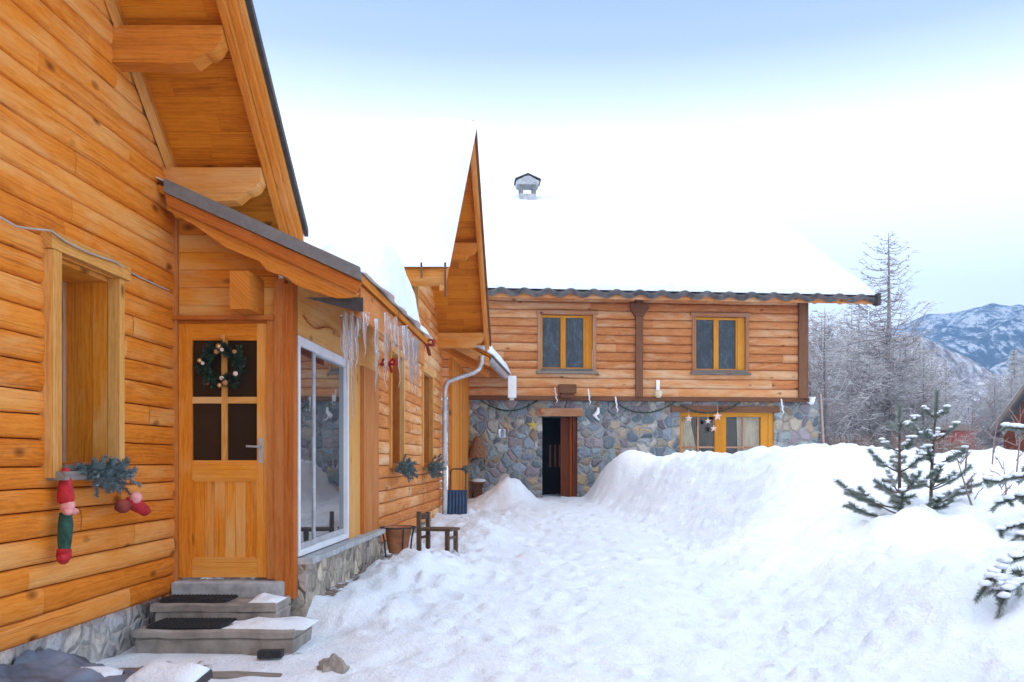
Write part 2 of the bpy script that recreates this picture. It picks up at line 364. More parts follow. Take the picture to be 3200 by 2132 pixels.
Z = [[G(x, y) for x in xs] for y in ys]; fr = random.Random(5)
def stamp(cx, cy, rx, ry, h, rot=0):
    c_, s_ = math.cos(rot), math.sin(rot); m_ = 1.6*max(rx, ry)
    for j in range(bisect.bisect(ys, cy-m_), bisect.bisect(ys, cy+m_)):
        for i in range(bisect.bisect(xs, cx-m_), bisect.bisect(xs, cx+m_)):
            dx, dy = xs[i]-cx, ys[j]-cy; d = ((dx*c_+dy*s_)/rx)**2+((dy*c_-dx*s_)/ry)**2
            if d < 2.4: Z[j][i] += h*(math.exp(-d*d*1.5)-.25*math.exp(-(d-1.5)**2*4))
for k in range(330):                                           # boot prints along the trodden path
    y = 4.2+15.5*fr.random()**1.25; x = lerp([(4, .0), (12, .4), (20, .1)], y)+fr.gauss(0, .75)
    if -1.0 < x < 1.7: stamp(x, y, .07, .15, -.035*fr.uniform(.5, 1.2), fr.gauss(0, .5))
for k in range(900):                                           # crumbs and broken lumps
    y = 4.2+13*fr.random()**1.2; r_ = fr.uniform(.03, .085)
    x = fr.uniform(-1.75, -.5) if k % 3 == 0 and y > 6.5 else lerp([(4, 1.6), (12, 1.9), (18, 1.2)], y)+abs(fr.gauss(0, 1.1))-.3
    stamp(x, y, r_, r_*fr.uniform(.6, 1.2), r_*fr.uniform(.3, .75), fr.random()*3)
gm = MB(); gm.grid([[(x, y, Z[j][i]) for i, x in enumerate(xs)] for j, y in enumerate(ys)])
ground = gm.build('snow_ground', M['ground'], smooth=True); tag(ground, 'trodden white snow covering the yard and its banks', 'snow', kind='structure')
da = ground.data.attributes.new('dirt', 'FLOAT', 'POINT')
def dirt(x, y):
    d = .95*math.exp(-(((x+2.55)/.36)**2+((y-5.75)/.26)**2))
    d = max(d, .62*sm(-x, 1.78, 1.95)*sm(y, 7.1, 7.8)*sm(11.5-y, 0, 1.0))
    d = max(d, .7*math.exp(-(((x+2.0)/.35)**2+((y-6.2)/.12)**2)), .55*math.exp(-(((x+2.2)/.35)**2+((y-5.55)/.06)**2)))
    return d
da.data.foreach_set('value', [dirt(v.co.x, v.co.y) for v in ground.data.vertices])

# ------------------------------------------------------------------ log siding
def log_wall(mb, O, U, N, L, z0, z1, hc, opens=(), lim=None, bulge=.020, seg=.22, seed=0, blen=(1.0, 3.2)):
    O, U, N = V(O), V(U), V(N); rnd = random.Random(seed)
    lines = [z0]
    while lines[-1] < z1-.03: lines.append(min(z1, lines[-1]+hc*rnd.uniform(.88, 1.12)))
    def wob(i, u): return 0 if i in (0, len(lines)-1) else .010*nz(u*.7, i*3.3, seed)+.004*nz(u*3, i*2.1, seed+5)
    for i in range(len(lines)-1):
        za, zb = lines[i], lines[i+1]
        ua, ub = (0, L) if lim is None else lim(za)
        if ub-ua < .05: continue
        zz = sorted({za, zb, *[o[k] for o in opens for k in (2, 3) if za < o[k] < zb]}); uu = sorted({ua, ub, *[o[k] for o in opens for k in (0, 1) if ua < o[k] < ub]})
        for c0, c1 in zip(zz, zz[1:]):
            for a0, a1 in zip(uu, uu[1:]):
                if not any(o[0] < (a0+a1)/2 < o[1] and o[2] < (c0+c1)/2 < o[3] for o in opens): mb.face([O+U*a_+N*-.04+V((0, 0, c_)) for a_, c_ in ((a0, c0-.012), (a1, c0-.012), (a1, c1+.012), (a0, c1+.012))], None, -.4)
        brk = [ua]; p = ua+rnd.uniform(.2, blen[1])
        while p < ub-.3: brk.append(p); p += rnd.uniform(*blen)
        brk.append(ub)
        rowsT = [0, .03, .14, .35, .5, .65, .86, .97, 1]
        rz = sorted(set(rowsT+[(o[k]-za)/(zb-za) for o in opens for k in (2, 3) if za < o[k] < zb]))
        for a, b in zip(brk, brk[1:]):
            us = [a]+[a+k*(b-a)/max(1, int((b-a)/seg)) for k in range(1, max(1, int((b-a)/seg)))]+[b]
            us = sorted(set(us+[o[k] for o in opens for k in (0, 1) if a < o[k] < b]))
            tn = rnd.random(); off = rnd.uniform(-.004, .004); ru, rv = rnd.random()*40, rnd.random()*40
            rows = []
            for tt in rz:
                row = []
                for u in us:
                    A, B = za+wob(i, u)+.0022, zb+wob(i+1, u)-.0022; z = A+(B-A)*tt
                    d = bulge*(1-abs(2*tt-1)**3.2)+off+.005*nz(u*1.6, z*6, seed+1)*(1-abs(2*tt-1)**4)
                    if tt in (0, 1): d = -.020
                    row.append(O+U*u+N*d+V((0, 0, z)))
                rows.append(row)
            def keep(r, c):
                zc = za+(zb-za)*(rz[r]+rz[r+1])/2; uc = (us[c]+us[c+1])/2
                return not any(o[0] < uc < o[1] and o[2] < zc < o[3] for o in opens)
            ux = us+[us[-1]]
            mb.grid(rows, lambda r, c: (us[min(c, len(us)-1)]+ru, rz[min(r, len(rz)-1)]*(zb-za)+rv), tn, keep=keep)

# ================================================================== NEAR CHALET (left)
WX = -3.02; SL = .87
def sof(y): return 2.31-SL*(y-6.93)
chalet = thing('log_chalet', 'orange log-clad chalet gable filling the left edge of the photo, with a deep recessed window', 'building', (-3.02, 5, -1.4))
RID = 1.5
mb = MB()
log_wall(mb, (WX, -4.4, 0), (0, 1, 0), (1, 0, 0), 11.38, -1.05, sof(RID), .151, [(9.665, 10.40, -.02, 1.25)],
         lambda z: (max(0, 4.4+RID-(sof(RID)-z)/SL-.12), min(11.38, 4.4+RID+(sof(RID)-z)/SL+.1)), .014, .2, 3, (2.0, 6.0))
wall = mb.build('wall', M['siding'], chalet, smooth=True)
mb = MB(); bx(mb, -3.6, -3.09, -4.4, 6.98, -1.7, -1.06); mb.build('stone_base', M['base'], chalet)
mb = MB()
bx(mb, -3.05, -2.955, 5.17, 5.264, -.10, 1.262); bx(mb, -3.05, -2.950, 5.15, 6.12, 1.264, 1.37); bx(mb, -3.05, -2.972, 6.001, 6.075, -.04, 1.262)
win = mb.build('window', M['trim'], chalet, bevel=.006)
mb = MB()
for k in range(3): bx(mb, -3.36+.102*k, -3.362+.102*(k+1), 6.001, 6.03, -.02, 1.25, grain=2)
for k in range(3): bx(mb, -3.36+.102*k, -3.362+.102*(k+1), 5.23, 5.262, -.02, 1.25, grain=2)
bx(mb, -3.36, -3.052, 5.264, 5.999, 1.235, 1.262); mb.build('jamb', M['door'], win, bevel=.003)
mb = MB(); bx(mb, -3.36, -2.935, 5.267, 5.997, -.06, -.022); bx(mb, -3.30, -2.90, 5.20, 6.09, -.115, -.062); mb.build('sill', M['grey_wood'], win, bevel=.005)
mb = MB(); bx(mb, -3.39, -3.34, 5.267, 5.33, -.02, 1.233); bx(mb, -3.39, -3.34, 5.965, 5.998, -.02, 1.233); bx(mb, -3.39, -3.34, 5.60, 5.66, -.02, 1.17); bx(mb, -3.39, -3.34, 5.332, 5.963, 1.172, 1.233); mb.build('frame', M['fartrim'], win, bevel=.003)
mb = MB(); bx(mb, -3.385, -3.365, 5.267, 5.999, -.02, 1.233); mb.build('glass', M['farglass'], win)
# roof deck: planks running across the overhang
def deck(mb, x0, x1, ya, yb, zf, w, th, jx=None, gap=.002):
    n = int(abs(yb-ya)/w); 
    for k in range(n):
        a = ya+(yb-ya)*k/n; b = ya+(yb-ya)*(k+1)/n
        d = V((0, b-a, zf(b)-zf(a))); nn = V((0, -(d.z), d.y)).normalized()*(1 if d.y > 0 else -1)
        d2 = d*(1-gap/d.length); lift = nn*random.uniform(0, .003)
        cuts = [x0]+([jx+random.uniform(-.25, .25)] if jx else [])+[x1]
        for p, q_ in zip(cuts, cuts[1:]): box(mb, V((p, a, zf(a)))+lift, (q_-p-.001, 0, 0), d2, nn*th, grain=0)
mb = MB(); deck(mb, -3.9, -2.26, 7.42, RID, sof, .105, .05, -2.62); deck(mb, -3.9, -2.26, -4.4, RID, lambda y: sof(2*RID-y), .12, .05)
roof = mb.build('roof', M['soffit'], chalet, bevel=.002)
def rake(mb, x, wx, lo, hi, y0, y1, zf, t=None):
    d = V((0, y1-y0, zf(y1)-zf(y0)))
    box(mb, (x, y0, zf(y0)+lo), (wx, 0, 0), d, (0, 0, hi-lo), t, grain=1)
mb = MB()
for i in range(1): rake(mb, -2.255, .05, -.13, .10, 7.40, RID+.02, sof)
b1 = mb.build('bargeboard', M['beam'], chalet, bevel=.006)
mb = MB(); rake(mb, -2.202, .05, -.05, .13, 7.44, RID+.02, sof); rake(mb, -2.150, .035, .02, .15, 7.46, RID+.02, sof); mb.build('bargeboard', M['beam'], chalet, bevel=.006)
mb = MB(); rake(mb, -2.112, .035, .085, .15, 7.47, RID+.02, sof, .5); mb.build('roof_edge', M['dark_metal'], chalet)
mb = MB(); rake(mb, -2.998, .03, -.15, -.002, 6.97, RID+.02, sof); mb.build('frieze_board', M['trim'], chalet, bevel=.004)
mb = MB(); rake(mb, -2.966, .012, -.05, -.002, 6.97, RID+.02, sof); mb.build('moulding', M['beam'], chalet)
def purlin(x0, x1, yc, zt, h=.25, wy=.15):
    L = x1-x0
    pr = [(x0, zt), (x1, zt), (x1, zt-.10)]+[(x1-.02-.10*(1-math.cos(k/6*1.5708)), zt-.10-.09*math.sin(k/6*1.5708)) for k in range(1, 7)]
    pr += [(x1-.14, zt-.205), (x1-.20, zt-h), (x1-.34, zt-h-.012), (x1-.46, zt-h), (x0, zt-h)]
    m = MB(); prism(m, [(x, yc-wy/2, z) for x, z in pr], (0, wy, 0), (1, 0, 0)); return m
for yc in (6.87, 6.06, 5.25, 4.44, 3.6): purlin(-3.2, -2.262, yc, sof(yc+.075)-.004, .255).build('purlin', M['beam'], chalet, bevel=.008)
# snow layer on a sloping roof
def snow_sheet(mb, base, nu, nv, thick, rnd=.12):
    top = []; bot = []
    for i in range(nu+1):
        rt, rb = [], []
        for j in range(nv+1):
            u, v = i/nu, j/nv; p = V(base(u, v)); h = thick(u, v, p); rb.append(p); rt.append(p+V((0, 0, h)))
        top.append(rt); bot.append(rb)
    mb.grid(top); mb.grid([list(reversed(r)) for r in bot])
    for e in ([(top[i][0], bot[i][0]) for i in range(nu+1)], [(top[i][-1], bot[i][-1]) for i in range(nu+1)], [(a, b) for a, b in zip(top[0], bot[0])], [(a, b) for a, b in zip(top[-1], bot[-1])]):
        mb.grid([[a for a, b in e], [b for a, b in e]])
def edge(u, v, a=.04, b=.04): return min(1, min(u, 1-u)/a)**.45 * min(1, min(v, 1-v)/b)**.45
mb = MB(); snow_sheet(mb, lambda u, v: (-9+6.85*u, RID+5.75*v, sof(RID+5.75*v)+.06), 40, 40, lambda u, v, p: .02+.26*edge(u, v)+.05*nz(p.x, p.y)); mb.build('snow_cover', M['snow'], roof, smooth=True)
# cable draped along the wall
cable_pts = [(-60, 470), (0, 495), (46, 521), (80, 526), (115, 530), (150, 556), (203, 582), (263, 602), (300, 622), (328, 638), (394, 668)]
mb = MB(); pts = []
for x, y in cable_pts: Y = 2.945*2000/(1265-x); pts.append((-2.94-.0 if 95 < x < 300 else -2.965, Y, (1060-y)*Y/2000))
tube(mb, pts, .007, 6); tag(mb.build('light_cable', M['cable'], loc=pts[0], smooth=True), 'thin pale cable sagging along the log wall over the recessed window', 'cable')

# ================================================================== ENTRANCE PORCH
porch = thing('entrance_porch', 'lean-to entrance porch of orange boards with glazed door and sliding glass side', 'porch', (-2.5, 7, -1))
PS = 285.714
def d7(x, y): return ((x-1265)/PS, (1060-y)/PS)
def ptop(x): return 1.483-.443*(x+1.44)       # top line of the porch roof
mb = MB(); z = 1.10
x0, x1 = -3.05, -2.2
while z < 2.0:
    h = .148*random.uniform(.92, 1.06)
    if z+h > ptop(x1)-.12: x1b = -1.44-(z+h+.12-1.483)/.443
    else: x1b = x1
    if x1b-x0 > .1: bx(mb, x0, x1b, 7.0+random.uniform(0, .004), 7.04, z+.0015, z+h-.0015)
    z += h
mb.build('front_wall', M['door'], porch, bevel=.004)
# door
dr = thing('tmp', '', '', (0, 0, 0)); bpy.data.objects.remove(dr)
mb = MB()
fx0, fx1 = d7(403, 0)[0], d7(634, 0)[0]; zt = d7(0, 738)[1]; zb = d7(0, 1330)[1]
bx(mb, -3.10, fx0+.03, 6.962, 7.05, zb-.2, zt+.8); bx(mb, d7(617, 0)[0], fx1, 6.965, 7.05, zb, zt); bx(mb, fx0+.031, d7(617, 0)[0]-.001, 6.97, 7.05, zt-.02, zt)
bx(mb, fx0, fx1, 6.93, 7.05, zt+.001, zt+.035); mb.build('door_frame', M['post'], porch, bevel=.004)
mb = MB(); lx0, lx1 = fx0+.033, d7(616, 0)[0]; gx0, gx1 = d7(443, 0)[0], d7(592, 0)[0]; gz1, gz0 = d7(0, 783)[1], d7(0, 1058)[1]; pz1, pz0 = d7(0, 1103)[1], d7(0, 1285)[1]
Yf, Yb = 6.985, 7.03; ltop = zt-.022
bx(mb, lx0, gx0, Yf, Yb, zb+.012, ltop, grain=2); bx(mb, gx1, lx1, Yf, Yb, zb+.012, ltop, grain=2)
bx(mb, gx0+.001, gx1-.001, Yf, Yb, gz1, ltop, grain=0); bx(mb, gx0+.001, gx1-.001, Yf, Yb, pz1, gz0, grain=0); bx(mb, gx0+.001, gx1-.001, Yf, Yb, zb+.012, pz0, grain=0)
door = mb.build('door', M['door'], porch, bevel=.004)
mb = MB(); n = 6
for k in range(n): bx(mb, gx0+.012+(gx1-gx0-.024)*k/n, gx0+.012+(gx1-gx0-.024)*(k+1)/n-.002, Yf+.014, Yb-.004, pz0-.01, pz1+.01, grain=2)
bx(mb, gx0+.001, gx0+.014, Yf+.003, Yf+.02, pz0, pz1); bx(mb, gx1-.014, gx1-.001, Yf+.003, Yf+.02, pz0, pz1); bx(mb, gx0+.015, gx1-.015, Yf+.003, Yf+.02, pz1-.014, pz1-.001); bx(mb, gx0+.015, gx1-.015, Yf+.003, Yf+.02, pz0+.001, pz0+.014)
mb.build('panel', M['door'], door, bevel=.003)
mb = MB(); bx(mb, d7(510, 0)[0], d7(523, 0)[0], Yf+.004, Yb, gz0+.001, gz1-.001, grain=2); zc = d7(0, 920)[1]
bx(mb, gx0+.001, d7(510, 0)[0]-.001, Yf+.006, Yb, zc-.026, zc+.026, grain=0); bx(mb, d7(523, 0)[0]+.001, gx1-.001, Yf+.006, Yb, zc-.026, zc+.026, grain=0); mb.build('glazing_bar', M['trim'], door, bevel=.004)
mb = MB(); bx(mb, gx0, gx1, Yb-.022, Yb-.012, gz0, gz1); mb.build('glass', M['doorglass'], door)
mb = MB(); hx, hz = d7(601, 1027); bx(mb, hx-.018, hx+.018, Yf-.008, Yf, hz-.13, hz+.07, .5); tube(mb, [(hx, Yf-.004, hz), (hx, Yf-.05, hz), (hx-.03, Yf-.055, hz), (hx-.10, Yf-.05, hz+.004)], .009, 8); mb.build('handle', M['zinc'], door, bevel=.003)
mb = MB(); bx(mb, -2.205, -2.125, 6.95, 7.06, -1.06, 1.46, grain=2); bx(mb, -2.122, -2.05, 6.94, 7.06, -1.10, 1.42, grain=2); mb.build('corner_post', M['post'], porch, bevel=.006)
mb = MB(); box(mb, (-2.455, 6.66, 1.165), (.15, 0, 0), (0, .40, 0), (0, 0, .29), grain=1); mb.build('beam_end', M['beam'], porch, bevel=.02)
# roof slab
mb = MB(); X0, X1 = -3.0, -1.44
n = 9
for k in range(n):
    a, b = X0+(X1-X0)*k/n, X0+(X1-X0)*(k+1)/n
    box(mb, (a, 6.66, ptop(a)-.115), (b-a-.002, 0, ptop(b)-ptop(a)), (0, 3.55, 0), (0, 0, .06), grain=1)
proof = mb.build('roof', M['soffit'], porch)
q6 = lambda x, y, Y=6.62: ((x-1265)*Y/2000, Y, (1060-y)*Y/2000)
mb = MB(); prism(mb, [q6(376, 409), q6(826, 613), q6(831, 645), q6(376, 441)], (0, .035, 0), (1, 0, -.44), .5); mb.build('verge_flashing', M['metal_grey'], proof)
mb = MB(); prism(mb, [q6(378, 443, 6.635), q6(830, 650, 6.635), q6(817, 674, 6.635), q6(384, 472, 6.635)], (0, .03, 0), (1, 0, -.44)); mb.build('bargeboard', M['post'], proof, bevel=.005)
car = [(384, 468), (817, 668), (824, 672), (818, 681), (802, 684), (775, 685), (755, 681), (735, 673), (714, 667), (692, 660), (673, 650), (662, 640), (650, 633), (630, 628), (613, 621), (604, 610), (595, 600), (560, 586), (518, 568), (450, 520), (384, 482)]
mb = MB(); prism(mb, [q6(x, y, 6.668) for x, y in car], (0, .04, 0), (1, 0, -.44)); mb.build('bargeboard', M['beam'], proof, bevel=.006)
mb = MB(); prism(mb, [q6(700, 684, 6.72), q6(834, 684, 6.72), q6(834, 716, 6.72), q6(815, 714, 6.72)], (0, .02, 0), (1, 0, -.4), .5); mb.build('gutter_end', M['dark_metal'], proof)
mb = MB(); bx(mb, -1.505, -1.475, 6.76, 10.2, 1.12, 1.365); mb.build('fascia', M['wing'], proof, bevel=.004)
for k in range(6): mb = MB(); y = 7.1+k*.6; box(mb, (-2.12, y, ptop(-2.12)-.22), (.60, 0, -.443*.6), (0, .08, 0), (0, 0, .10), grain=0); mb.build('rafter', M['beam'], proof, bevel=.004)
# sliding glass side
sxx = -2.05
mb = MB(); bx(mb, sxx-.06, sxx, 7.062, 10.2, 1.03, 1.33); bx(mb, sxx-.06, sxx-.012, 7.062, 10.2, 1.332, 1.56); mb.build('header_board', M['trim'], porch, bevel=.004)
mb = MB(); pts = [(sxx+.012, 7.2+k*.045, 1.20-.05*math.sin(k/28*3.14159*2)*(1 if k < 14 else .6)) for k in range(29)]; tube(mb, pts, .008, 5); mb.build('carved_moulding', M['post'], porch, smooth=True)
mb = MB(); zt_, zb_ = 1.02, -.775
bx(mb, sxx-.05, sxx+.012, 7.065, 8.80, zt_-.075, zt_); bx(mb, sxx-.05, sxx+.012, 7.065, 8.80, zb_, zb_+.05); bx(mb, sxx-.05, sxx+.012, 7.065, 7.10, zb_+.051, zt_-.076); bx(mb, sxx-.05, sxx+.012, 8.75, 8.80, zb_+.051, zt_-.076)
sl = mb.build('sliding_door', M['white_frame'], porch, bevel=.004)
mb = MB()
bx(mb, sxx-.02, sxx+.004, 7.53, 7.585, zb_+.052, zt_-.077); bx(mb, sxx-.045, sxx-.022, 7.60, 7.66, zb_+.052, zt_-.077)
bx(mb, sxx-.02, sxx+.004, 7.101, 7.529, zb_+.052, zb_+.10); bx(mb, sxx-.045, sxx-.022, 7.661, 8.749, zb_+.052, zb_+.10); mb.build('sash', M['zinc'], sl, bevel=.003)
mb = MB(); bx(mb, sxx-.012, sxx-.006, 7.10, 7.53, zb_+.05, zt_-.07); bx(mb, sxx-.037, sxx-.031, 7.66, 8.75, zb_+.05, zt_-.07); mb.build('pane', M['pane'], sl)
mb = MB()
bx(mb, sxx-.05, sxx+.01, 8.803, 9.10, -.83, 1.028, grain=2); bx(mb, sxx-.05, sxx-.005, 9.102, 9.40, -.83, 1.028, grain=2); mb.build('side_board', M['trim'], porch, bevel=.004)
mb = MB(); bx(mb, sxx-.05, sxx+.035, 9.41, 10.22, -1.0, 1.028, grain=2); mb.build('end_post', M['post'], porch, bevel=.008)
mb = MB(); bx(mb, -2.4, -1.99, 7.07, 10.2, -1.6, -.84); mb.build('stone_plinth', M['plinth'], porch)
mb = MB(); bx(mb, -2.2, -1.93, 7.06, 10.18, -.838, -.79); mb.build('sill_slab', M['slab'], porch, bevel=.01)
# snow on porch roof, heaped towards the valley behind
def pth(u, v, p):
    y = p.y; k_ = .75*sm(-p.x, 1.8, 2.3); e = .006+.56*sm(y, 6.95+k_, 8.2+k_*.6)-.50*sm(y, 8.4, 9.7)
    c = 1 if u < .93 else math.sqrt(max(0, 1-((u-.93)/.07)**2))
    return max(.006, (e+.12*sm(-p.x, 1.6, 2.8)*sm(y, 7.8, 8.6))*c+(.05*nz(p.x*1.7, y*1.7)+.02*nz(p.x*5, y*5))*sm(y, 6.95+k_, 7.5+k_))
mb = MB(); snow_sheet(mb, lambda u, v: (-3.3+1.90*u+sm(u, .75, 1)*sm(v, .08, .25)*(.01+.07*nz(v*7, 2.2)+.015*nz(v*17, 5)), 6.64+3.6*v, ptop(min(-1.42, -3.3+1.93*u))-.012-.03*max(0, (u-.93)/.07)), 50, 150, pth)
mb.build('snow_cover', M['snow'], proof, smooth=True)
# steps
st = thing('entrance_steps', 'grey stone steps climbing to the front door, snow on their right half', 'steps', (-2.5, 6.5, -1.36))
def slab(mb, x0, x1, y0, y1, z0, z1, rough=.012, seed=0):
    nx, ny = 14, 6; rows = []
    prof = [(0, z0), (0, z0+(z1-z0)*.5), (0, z1-.015), (.015, z1)]
    ring = lambda ins: [(x0+ins, y0+ins), ] 
    def pt(x, y, z): return (x+rough*nz(x*6, z*9, seed), y+rough*nz(x*6, z*9+y*6, seed+3), z+rough*.6*nz(x*5, y*7, seed+8))
    for ins, z in prof:
        loop = [pt(x0+ins+(x1-x0-2*ins)*k/nx, y0+ins, z) for k in range(nx)]+[pt(x1-ins, y0+ins+(y1-y0-2*ins)*k/ny, z) for k in range(ny)]
        loop += [pt(x1-ins-(x1-x0-2*ins)*k/nx, y1-ins, z) for k in range(nx)]+[pt(x0+ins, y1-ins-(y1-y0-2*ins)*k/ny, z) for k in range(ny)]
        rows.append(loop)
    mb.grid(rows, None, .5, closed=True); mb.face(rows[-1])
mb = MB(); slab(mb, -3.0, -2.12, 6.89, 7.06, -1.2, -.955, .004, 1); mb.build('threshold', M['slab'], st)
mb = MB(); slab(mb, -3.02, -2.07, 6.56, 6.95, -1.135, -1.075, .01, 2); mb.build('tread', M['concrete'], st)
mb = MB(); slab(mb, -2.99, -2.08, 6.57, 6.93, -1.4, -1.137, .02, 3); mb.build('riser', M['concrete'], st)
mb = MB(); slab(mb, -2.98, -1.82, 6.20, 6.72, -1.262, -1.205, .02, 4); mb.build('tread', M['concrete'], st)
mb = MB(); slab(mb, -2.96, -1.84, 6.215, 6.70, -1.5, -1.264, .022, 5); mb.build('riser', M['concrete'], st)
mb = MB(); snow_sheet(mb, lambda u, v: (-2.42+.66*u, 6.24+.38*v, -1.212), 26, 16, lambda u, v, p: .004+(.045+.03*nz(p.x*5, p.y*5))*edge(u, v, .25, .25)*sm(u+.25*nz(p.x*6, p.y*6), 0, .35))
mb.build('snow_patch', M['snow'], st, smooth=True)
mb = MB(); snow_sheet(mb, lambda u, v: (-2.30+.22*u, 6.60+.28*v, -1.08), 14, 12, lambda u, v, p: .003+(.035+.03*nz(p.x*6, p.y*6))*edge(u, v, .3, .3)); mb.build('snow_patch', M['snow'], st, smooth=True)
for (x0, x1, y0, y1, z, lab) in ((-2.97, -2.46, 6.60, 6.86, -1.068, 'black ribbed mat on the upper step, right below the door'), (-2.90, -2.36, 6.24, 6.56, -1.198, 'black ribbed mat on the lower step')):
    mb = MB(); k = x0
    bx(mb, x0, x1, y0, y1, z, z+.012, .5)
    while k < x1-.03: bx(mb, k+.006, k+.02, y0+.01, y1-.01, z+.012, z+.020, .5); k += .03
    tag(mb.build('doormat', M['black'], loc=(x0, y0, z), bevel=.003), lab, 'doormat')

# ================================================================== GABLE WING (middle)
wing = thing('gable_wing', 'log-clad wing with a tall pointed snowy gable beyond the porch', 'building', (-2.1, 13, -1.2))
AY, AZ, GS = 13.1, 5.0, .855
def wf(y): return AZ-GS*abs(y-AY)
wX = -2.10; opens = [(1.04, 1.98, -.04, 1.42), (3.86, 4.95, -.04, 1.45), (2.45, 3.30, 1.95, 2.9)]
mb = MB(); log_wall(mb, (wX, 10.25, 0), (0, 1, 0), (1, 0, 0), 6.5, -1.02, AZ-.15, .158, opens, lambda z: (max(0, AY-(AZ-z)/GS-10.3), min(6.5, AY+(AZ-z)/GS-10.2)), .02, .25, 11)
mb.build('wall', M['wing'], wing, smooth=True)
mb = MB(); bx(mb, -2.6, -2.08, 10.25, 16.75, -1.6, -1.03); mb.build('stone_base', M['plinth'], wing)
for (u0, u1, z0, z1) in opens:
    y0, y1 = 10.25+u0, 10.25+u1; mb = MB()
    bx(mb, wX-.02, wX+.05, y0-.07, y0, z0-.05, z1+.002, grain=2); bx(mb, wX-.02, wX+.045, y1, y1+.07, z0-.05, z1+.002, grain=2); bx(mb, wX-.02, wX+.055, y0-.1, y1+.1, z1+.003, z1+.10)
    wo = mb.build('window', M['trim'], wing, bevel=.005)
    mb = MB(); bx(mb, wX-.38, wX-.021, y1, y1+.03, z0, z1, grain=2); bx(mb, wX-.38, wX-.021, y0-.03, y0, z0, z1, grain=2); bx(mb, wX-.38, wX-.021, y0, y1, z1, z1+.03); mb.build('jamb', M['post'], wo)
    mb = MB(); bx(mb, wX-.40, wX+.08, y0+.001, y1-.001, z0-.05, z0); mb.build('sill', M['post'], wo, bevel=.004)
    mb = MB(); bx(mb, wX-.40, wX-.37, y0, y1, z0+.001, z1); mb.build('glass', M['glass'], wo)
mb = MB(); deck(mb, -2.9, -1.23, 16.4, AY, wf, .12, .05, -1.7); deck(mb, -2.9, -1.23, 9.62, AY, wf, .14, .05)
wroof = mb.build('roof', M['soffit'], wing)
mb = MB(); rake(mb, -1.228, .045, -.14, .10, 16.38, AY, wf); rake(mb, -1.182, .03, -.06, .13, 16.42, AY, wf); mb.build('bargeboard', M['beam'], wing, bevel=.005)
mb = MB(); rake(mb, -1.228, .045, -.14, .08, 9.62, AY-.3, wf); rake(mb, -1.182, .03, -.06, .09, 9.60, AY-.3, wf); mb.build('bargeboard', M['beam'], wing, bevel=.005)
mb = MB(); rake(mb, -1.151, .035, .02, .13, 16.44, AY+.06, wf, .5); mb.build('roof_edge', M['farbeam'], wing)
for yc in (16.1, 14.6, 11.6): purlin(-2.3, -1.235, yc, wf(yc+(.08 if yc > AY else -.08))-.004, .27, .16).build('purlin', M['beam'], wing, bevel=.008)
mb = MB(); bx(mb, -2.3, -1.235, AY-.09, AY+.09, AZ-.36, AZ-.085); mb.build('purlin', M['beam'], wing, bevel=.008)
mb = MB(); tube(mb, [(-6, 9.66, 2.06), (-3, 9.66, 2.06), (-1.17, 9.66, 2.06)], .115, 14); mb.build('eave_log', M['beam'], wing, smooth=True)
for x in (-1.70, -1.42, -1.16):
    mb = MB(); bx(mb, x, x+.02, 9.50, 9.52, 2.0 if x < -1.3 else 1.80, 2.17); bx(mb, x, x+.02, 9.522, 9.70, 2.15, 2.17); mb.build('snow_hook', M['farbeam'], wing)
mb = MB()
snow_sheet(mb, lambda u, v: (-9+7.90*u, 9.50+(AY-9.50)*v, wf(9.50+(AY-9.50)*v)+.06+.14*(1-v)), 70, 40, lambda u, v, p: max(.03, .03+(.30-.24*sm(v, .5, 1))*min(1, min(1-u, .03)/.03)**.5*(min(1, v/.05)**.5)+.03*nz(p.x*1.1, p.y*1.1)+.008*nz(p.x*4, p.y*4)))
snow_sheet(mb, lambda u, v: (-9+7.80*u, 16.5+(AY-16.5)*v, wf(16.5+(AY-16.5)*v)+.06), 50, 30, lambda u, v, p: max(.03, .03+(.26-.20*sm(v, .5, 1))*min(1, min(1-u, .03)/.03)**.5*(min(1, v/.05)**.5)+.03*nz(p.x*1.1, p.y*1.1)))
mb.build('snow_cover', M['snow'], wroof, smooth=True)
# valley snow between chalet and wing
mb = MB(); snow_sheet(mb, lambda u, v: (-9+6.6*u, 7.8+2.5*v, 1.50), 40, 30, lambda u, v, p: .15+.55*abs(v-.45)**1.3*2+.12*sm(-p.x, 2.2, 4)+.07*nz(p.x*1.3, p.y*1.3)); mb.build('valley_snow', M['snow'], wroof, smooth=True)

# ================================================================== ANNEX linking wing and stone house
annex = thing('link_annex', 'low orange plank annex with snowy gutter joining wing and stone house', 'building', (-1.9, 18.5, -1.1))
mb = MB(); y = 16.76
while y < 20.3: bx(mb, -1.96, -1.90+random.uniform(0, .006), y, y+.17, -1.3, 2.0, grain=2); y += .172
mb.build('wall', M['door'], annex, bevel=.004)
mb = MB(); n = 7
for k in range(n):
    a, b = -2.9+1.75*k/n, -2.9+1.75*(k+1)/n; f = lambda x: 1.98-.5*(x+1.15)
    box(mb, (a, 16.5, f(a)), (b-a-.003, 0, f(b)-f(a)), (0, 3.75, 0), (0, 0, .05), grain=1)
aroof = mb.build('roof', M['soffit'], annex)
mb = MB(); box(mb, (-2.5, 16.46, 2.46), (1.34, 0, -.67), (0, .04, 0), (0, 0, .17), grain=0); mb.build('rafter', M['beam'], aroof, bevel=.005)
for y in (16.8, 18.2): mb = MB(); box(mb, (-2.6, y, 2.40), (1.3, 0, -.65), (0, .1, 0), (0, 0, .14), grain=0); mb.build('rafter', M['beam'], aroof, bevel=.005)
mb = MB(); rows = []
